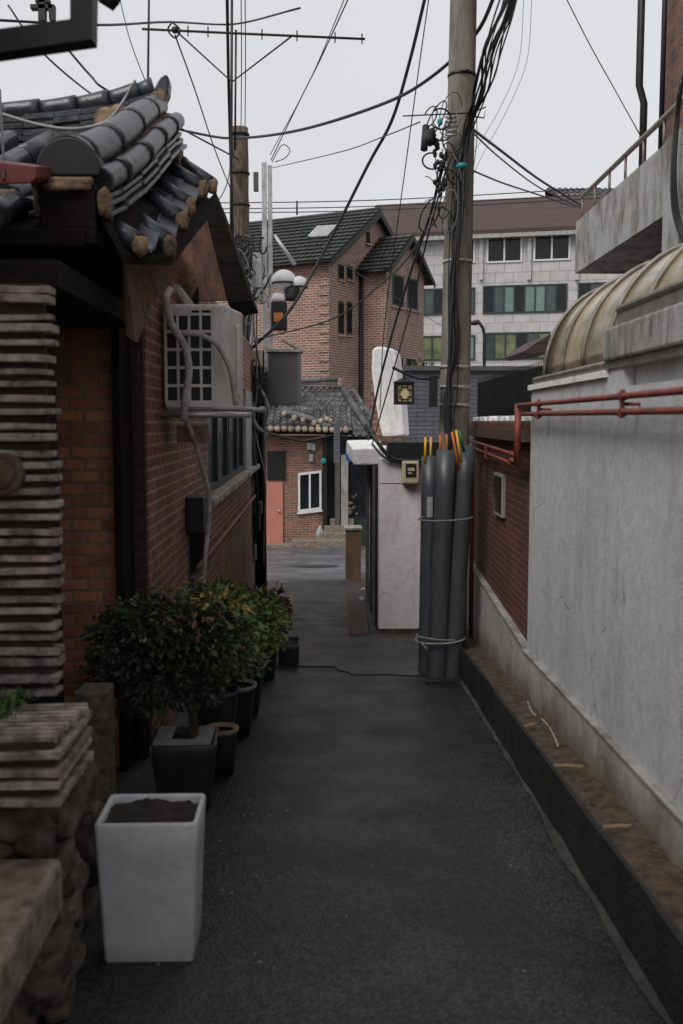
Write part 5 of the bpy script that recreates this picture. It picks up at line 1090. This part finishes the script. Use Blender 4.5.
# roof 2 behind
t=thing('grey_tiled_roof',(1,38,1),'larger grey tiled roof sloping behind the street house, ridge at left','roof')
A=PY(284,390,41); Bz=PY(0,434,37).z
ex=Vector((1,0,-.0)); d_=(Vector((PY(372,432,37).x,37,Bz))-Vector((PY(341,384,41).x,41,PY(341,386,41).z))); ln=d_.length
giwa(t,(PY(275,388,41).x,41,PY(0,388,41).z),(1,0,0),d_.normalized(),13,.25,ln,.075,M['tilefar'],None,.1,.45)
s=MB(); a=PY(262,390,41.1); s.prism([a,Vector((PY(341,390,41).x,41.1,a.z)),Vector((PY(341,390,41).x,41,a.z))+d_,a+d_],(0,0,-.12)); s.build('roof_deck',M['wood'],t)
s=MB(); 
for k,zz in enumerate((0,.1,.2)): s.box(PY(290,380,41).x,PY(339,380,41).x,40.85+.05*k,41.3-.05*k,PY(0,387,41).z+zz,PY(0,387,41).z+zz+.07)
s.tube([PY(288,382,41),PY(338,379,41)],.11,10); s.build('ridge',M['tilefar'],t)
s=MB(); s.rock(PY(340,383,40.9),.1,.12,.22,3); s.build('ridge_plug',M['plug'],t)
s=MB(); s.tube([Vector(PY(342,388,40.9)),Vector(PY(342,388,40.9))+d_*.95],.13,8); s.build('verge_ridge',M['tilefar'],t)
# ================================================ BROWN GABLE HOUSE
th=R(30); eB=Vector((math.sin(th),math.cos(th),0)); eA=Vector((-math.cos(th),math.sin(th),0)); nB=Vector((math.cos(th),-math.sin(th),0)); nA=Vector((-math.sin(th),-math.cos(th),0))
C0=Vector((PY(329,300,45).x,45,0)); zE=PY(329,255,45).z; zG=-4.4
Wd=8.9; RZ=PY(373,211,48.9).z; La=9.
t=thing('gable_house',(C0.x,46,zG),'large brown brick house with dark green gable roofs and tall narrow windows','house')
def pt(u,v,z): q=C0+eB*u+eA*v; return Vector((q.x,q.y,z))
s=MB(); s.prism([pt(0,0,zG),pt(Wd,0,zG),pt(Wd,0,zE),pt(Wd/2,0,RZ-.15),pt(0,0,zE)],eA*La); s.build('wall',M['gbrick'],t)
def tiled_slope(p0,p1,p2,p3,name,parent,rows=13,cols=30):
    """p0-p1 ridge, p3-p2 eave; overlapping tile rows"""
    s=MB(); n=(p1-p0).cross(p3-p0).normalized(); n=n if n.z>0 else -n
    for r_ in range(rows):
        f0=r_/rows; f1=(r_+1)/rows+.01
        a=p0.lerp(p3,f0); b=p1.lerp(p2,f0); c=p1.lerp(p2,f1); d=p0.lerp(p3,f1)
        for k in range(cols):
            g0=k/cols; g1=(k+.86)/cols; gm=(g0+g1)/2
            A_,B_,C_,D_=a.lerp(b,g0),a.lerp(b,g1),d.lerp(c,g1)+n*.07,d.lerp(c,g0)+n*.07
            s.hexa([A_,B_,C_,D_],[A_+n*.04,B_+n*.04,C_+n*.05,D_+n*.05])
    s.build(name,M['ggreen'],parent)
ov=.35
sl=(RZ-zE)/(Wd/2); e=.5
r0=pt(Wd/2,-ov,RZ); r1=pt(Wd/2,La,RZ); ea0=pt(-e,-ov,zE-sl*e); ea1=pt(-e,La,zE-sl*e); eb0=pt(Wd+e,-ov,zE-sl*e); eb1=pt(Wd+e,La,zE-sl*e)
s=MB(); s.prism([r0,r1,ea1,ea0],(0,0,-.12)); s.prism([r0,r1,eb1,eb0],(0,0,-.12)); rf=s.build('roof_deck',M['ggreen'],t)
tiled_slope(r0,r1,ea1,ea0,'roof_tiles',t)
s=MB()
for ee in (ea0,eb0):
    d_=(ee-r0); s.prism([r0+nB*0-eA*.04,ee-eA*.04,ee-eA*.04-Vector((0,0,.32)),r0-eA*.04-Vector((0,0,.32))],-eA*.04*-1)
s.build('barge_board',M['dark'],t)
s=MB(); s.tube([r0+Vector((0,0,.06)),r1+Vector((0,0,.06))],.09,8); s.build('ridge_cap',M['ggreen'],t)
s=MB(); n_=((r1-r0).cross(ea0-r0)).normalized(); n_=n_ if n_.z>0 else -n_
q=[PP(x,y,r0,n_) for x,y in ((318,229),(338,228),(328,239),(308,240))]; s.prism([p+n_*.12 for p in q],n_*.05); s.build('skylight',M['paleplastic'],t)
s=MB(); q=PP(297,215,r0,n_); s.tube([q,q+Vector((0,0,.7))],.05,6); s.build('roof_vent',M['dark'],t)
# second volume
u1=3.05; dd=1.35; Lw=4.35
def p2(u,v,z): q=C0+eB*(u1+u)+nB*v; return Vector((q.x,q.y,z))
z2=PY(385,263,47).z; R2=PY(410,236,49).z
s=MB(); s.prism([p2(0,dd,zG),p2(Lw,dd,zG),p2(Lw,dd,z2),p2(Lw/2,dd,R2-.12),p2(0,dd,z2)],-nB*(dd+.0)); s.build('wing_wall',M['gbrick'],t)
sl2=(R2-z2)/(Lw/2); e=.5; r0=p2(Lw/2,dd+.35,R2); r1=p2(Lw/2,-2,R2); a0=p2(-e,dd+.35,z2-sl2*e); a1=p2(-e,-.0,z2-sl2*e); b0_=p2(Lw+e,dd+.35,z2-sl2*e); b1_=p2(Lw+e,-2,z2-sl2*e)
s=MB(); s.prism([r0,r1,a1,a0],(0,0,-.1)); s.prism([r0,r1,b1_,b0_],(0,0,-.1)); s.build('wing_roof_deck',M['ggreen'],t); tiled_slope(r0,r1,a1,a0,'wing_roof_tiles',t,9,10)
s=MB()
for ee in (a0,b0_): s.prism([r0+nB*.03,ee+nB*.03,ee+nB*.03-Vector((0,0,.28)),r0+nB*.03-Vector((0,0,.28))],nB*.04)
s.build('wing_barge_board',M['dark'],t)
dpp=p2(-.12,.1,0); s=MB(); s.tube([Vector((dpp.x,dpp.y,zG)),Vector((dpp.x,dpp.y,z2-.4))],.09,8); s.build('downpipe',M['dark'],t)
s=MB(); s.tube([a0+Vector((0,0,-.05)),a1+Vector((0,0,-.05))],.08,6); s.tube([ea0-Vector((0,0,.05)),ea1-Vector((0,0,.05))],.08,6); s.build('gutter',M['dark'],t)
def bwin(x0,y0,x1,y1,O,bars=0):
    a=PP(x0,y0,O,nB); b=PP(x1,y1,O,nB); s=MB(); u=(Vector((b.x-a.x,b.y-a.y,0)));
    base=Vector((a.x,a.y,b.z)); h=a.z-b.z
    s.prism([base-nB*.02,base+u-nB*.02,base+u-nB*.02+Vector((0,0,h)),base-nB*.02+Vector((0,0,h))],nB*.035); o=s.build('window',M['dframe'],t)
    s=MB(); k=.12; s.prism([base+u*k+nB*.018+Vector((0,0,h*.06)),base+u*(1-k)+nB*.018+Vector((0,0,h*.06)),base+u*(1-k)+nB*.018+Vector((0,0,h*.94)),base+u*k+nB*.018+Vector((0,0,h*.94))],nB*.01); s.build('pane',M['glassd'],o)
    s=MB(); s.prism([base-u*.1+nB*.0-Vector((0,0,.12)),base+u*1.1-Vector((0,0,.12)),base+u*1.1-Vector((0,0,.005)),base-u*.1-Vector((0,0,.005))],nB*.09); s.build('window_sill',M['gbrick'],o)
for w_ in ((338,264,344,280),(346.5,265,352.5,280),(338,301,344,335),(346.5,301,352,335),(366,231,370,244)): bwin(*w_,C0)
O2=p2(0,dd,0)
for w_ in ((392,273,404,308),(407,277,418,311),(397,357,403,372),(406,358,416,372)): bwin(*w_,O2)
# brick corner pilaster relief
s=MB(); q=pt(0,0,0)
for k in range(20):
    z=zE-.9-k*.42; s.prism([pt(0,.0,z)+nA*0,pt(0,.5,z),pt(0,.5,z+.2),pt(0,0,z+.2)],nA*.05)
s.build('corner_quoins',M['gbrick'],t)
# ================================================ OFFICE BUILDING
PA=PY(385,300,79.); PB=PY(592,300,75.); eO=(PB-PA); eO.z=0; eO.normalize(); nO=Vector((eO.y,-eO.x,0)); nO=nO if nO.y<0 else -nO
t=thing('office_building',(PA.x+8,78,-4.4),'pale grey stone clad office block with green tinted window bands and brown roof','building')
O_=PA; zt=PP(500,233,O_,nO).z
s=MB(); a=Vector((PA.x,PA.y,0))-eO*1; b=Vector((PB.x,PB.y,0))+eO*16
s.prism([Vector((a.x,a.y,-4.4)),Vector((b.x,b.y,-4.4)),Vector((b.x,b.y,zt)),Vector((a.x,a.y,zt))],-nO*12); s.build('wall',M['panel'],t)
s=MB(); a2=a-eO*.8+nO*.8; b2=b+eO*1+nO*.8; zr=PP(500,212,O_,nO).z+.9
s.add([Vector((a2.x,a2.y,zt-.15)),Vector((b2.x,b2.y,zt-.15)),Vector((b2.x,b2.y,zt+.15)),Vector((a2.x,a2.y,zt+.15))]+[Vector((p.x,p.y,zz)) for p,zz in ((a2-nO*6,zr+1.2),(b2-nO*6,zr+1.2))],[[0,1,2,3],[3,2,5,4]])
o=s.build('roof',M['roofbrown'],t); s=MB(); s.prism([Vector((a2.x,a2.y,zt-.45)),Vector((b2.x,b2.y,zt-.45)),Vector((b2.x,b2.y,zt-.16)),Vector((a2.x,a2.y,zt-.16))],-nO*.8); s.build('eave_fascia',M['paleplastic'],t)
def band(x0,y0,x1,y1,mf,cells):
    a=PP(x0,y0,O_,nO); b=PP(x1,y1,O_,nO); u=Vector((b.x-a.x,b.y-a.y,0)); h=a.z-b.z; base=Vector((a.x,a.y,b.z))
    s=MB(); fw=.12
    def rc(u0,u1,v0,v1,d0,d1): s.prism([base+u*u0+nO*d0+Vector((0,0,h*v0)),base+u*u1+nO*d0+Vector((0,0,h*v0)),base+u*u1+nO*d0+Vector((0,0,h*v1)),base+u*u0+nO*d0+Vector((0,0,h*v1))],nO*(d1-d0))
    n=len(cells); fu=fw/u.length; fv=fw/h
    rc(0,1,0,fv,.0,.1); rc(0,1,1-fv,1,.0,.1)
    for k in range(n+1):
        c=k/n*(1-fu); rc(c,c+fu,fv,1-fv,.0,.1)
    o=s.build('window',M[mf],t)
    for k,cm in enumerate(cells):
        s=MB(); c=k/n*(1-fu)+fu; rc(c,c+(1-fu)/n-fu,fv,1-fv,.01,.04); s.build('pane',M[cm],o)
    return rc
band(487,238,522,262,'wframe',['glass','glass']); band(534,235,570,260,'wframe',['glass','glass']); band(455,239,475,263,'wframe',['glassg','glass'])
band(483,286,567,312,'dframe',['glass','glassg','curtain','glass','curtain','curtain','glassg','glass']); band(423,289,475,314,'dframe',['glassg','glass','glassg','curtain','glassg'])
band(578,283,640,309,'dframe',['glass','glassg','glass','glassg','glass'])
band(483,333,550,359,'dframe',['glassg','glassy','glassy','glass','glassg','glassy']); band(421,336,475,360,'dframe',['glassy','glassy','glass','glassg','curtain'])
band(575,330,640,356,'dframe',['glass','glassy','glassg','glass'])
s=MB()
for y in (318,): 
    pass
for x in (480,528,576):
    a_=PP(x,238,O_,nO); b_=PP(x+3,280,O_,nO); s=MB(); s.prism([Vector((a_.x,a_.y,b_.z)),Vector((b_.x,b_.y,b_.z)),Vector((b_.x,b_.y,a_.z)),Vector((a_.x,a_.y,a_.z))],nO*.25); s.build('pilaster',M['panel'],t)
s=MB(); a_=PP(386,238,O_,nO); b_=PP(418,262,O_,nO)
# street lamp in front of it
q=PY(484,385,30); t=thing('street_lamp',(q.x,30,GZ(30)),'thin dark street lamp with curved arm before the office block','street lamp')
s=MB(); s.tube([(q.x,30,-4),(q.x,30,PY(0,335,30).z),PY(483,328,30),PY(478,321,30),PY(474,322,30)],.05,6); s.build('lamp_post',M['dark'],t); s=MB(); s.ball(PY(474,323,30),.12,8,(1.4,.8,.6)); s.build('lamp_head',M['dark'],t)
# greenery below the office, left of pole
s=MB(); leaves(s,PY(421,372,40)[:],(.6,.6,.45),500,.13,61); o=s.build('shrub_foliage',M['leafg']); tag(o,'patch of green shrubs on the roof before the office block','shrub')
# dark tiled roof at balcony left
t=thing('far_tiled_roof',PY(565,208,96),'dark tiled roof peeking above the office block beside the balcony corner','roof')
giwa(t,PY(548,189,97),(1,0,0),Vector((.1,-.8,-.34)).normalized(),12,.55,3.4,.2,M['tile'],M['plug'],.18,.9)
s=MB(); s.prism([PY(545,190,97),PY(640,190,97),PY(640,204,94),PY(545,204,94)],(0,0,-.3)); s.build('roof_deck',M['wood'],t)
s=MB(); p=PY(548,204,94); s.box(p.x,p.x+9,94.5,100,-4.3,p.z); s.build('wall',M['conc'],t)
# distant blocks to close gaps left and right
s=MB(); s.box(-30,-4.5,36,50,GZ(50),1.5); tag(s.build('distant_house',M['gbrick']),'plain brick house beyond the left end of the street','house')
for o in bpy.data.objects:
    if '_o' in o: del o['_o']
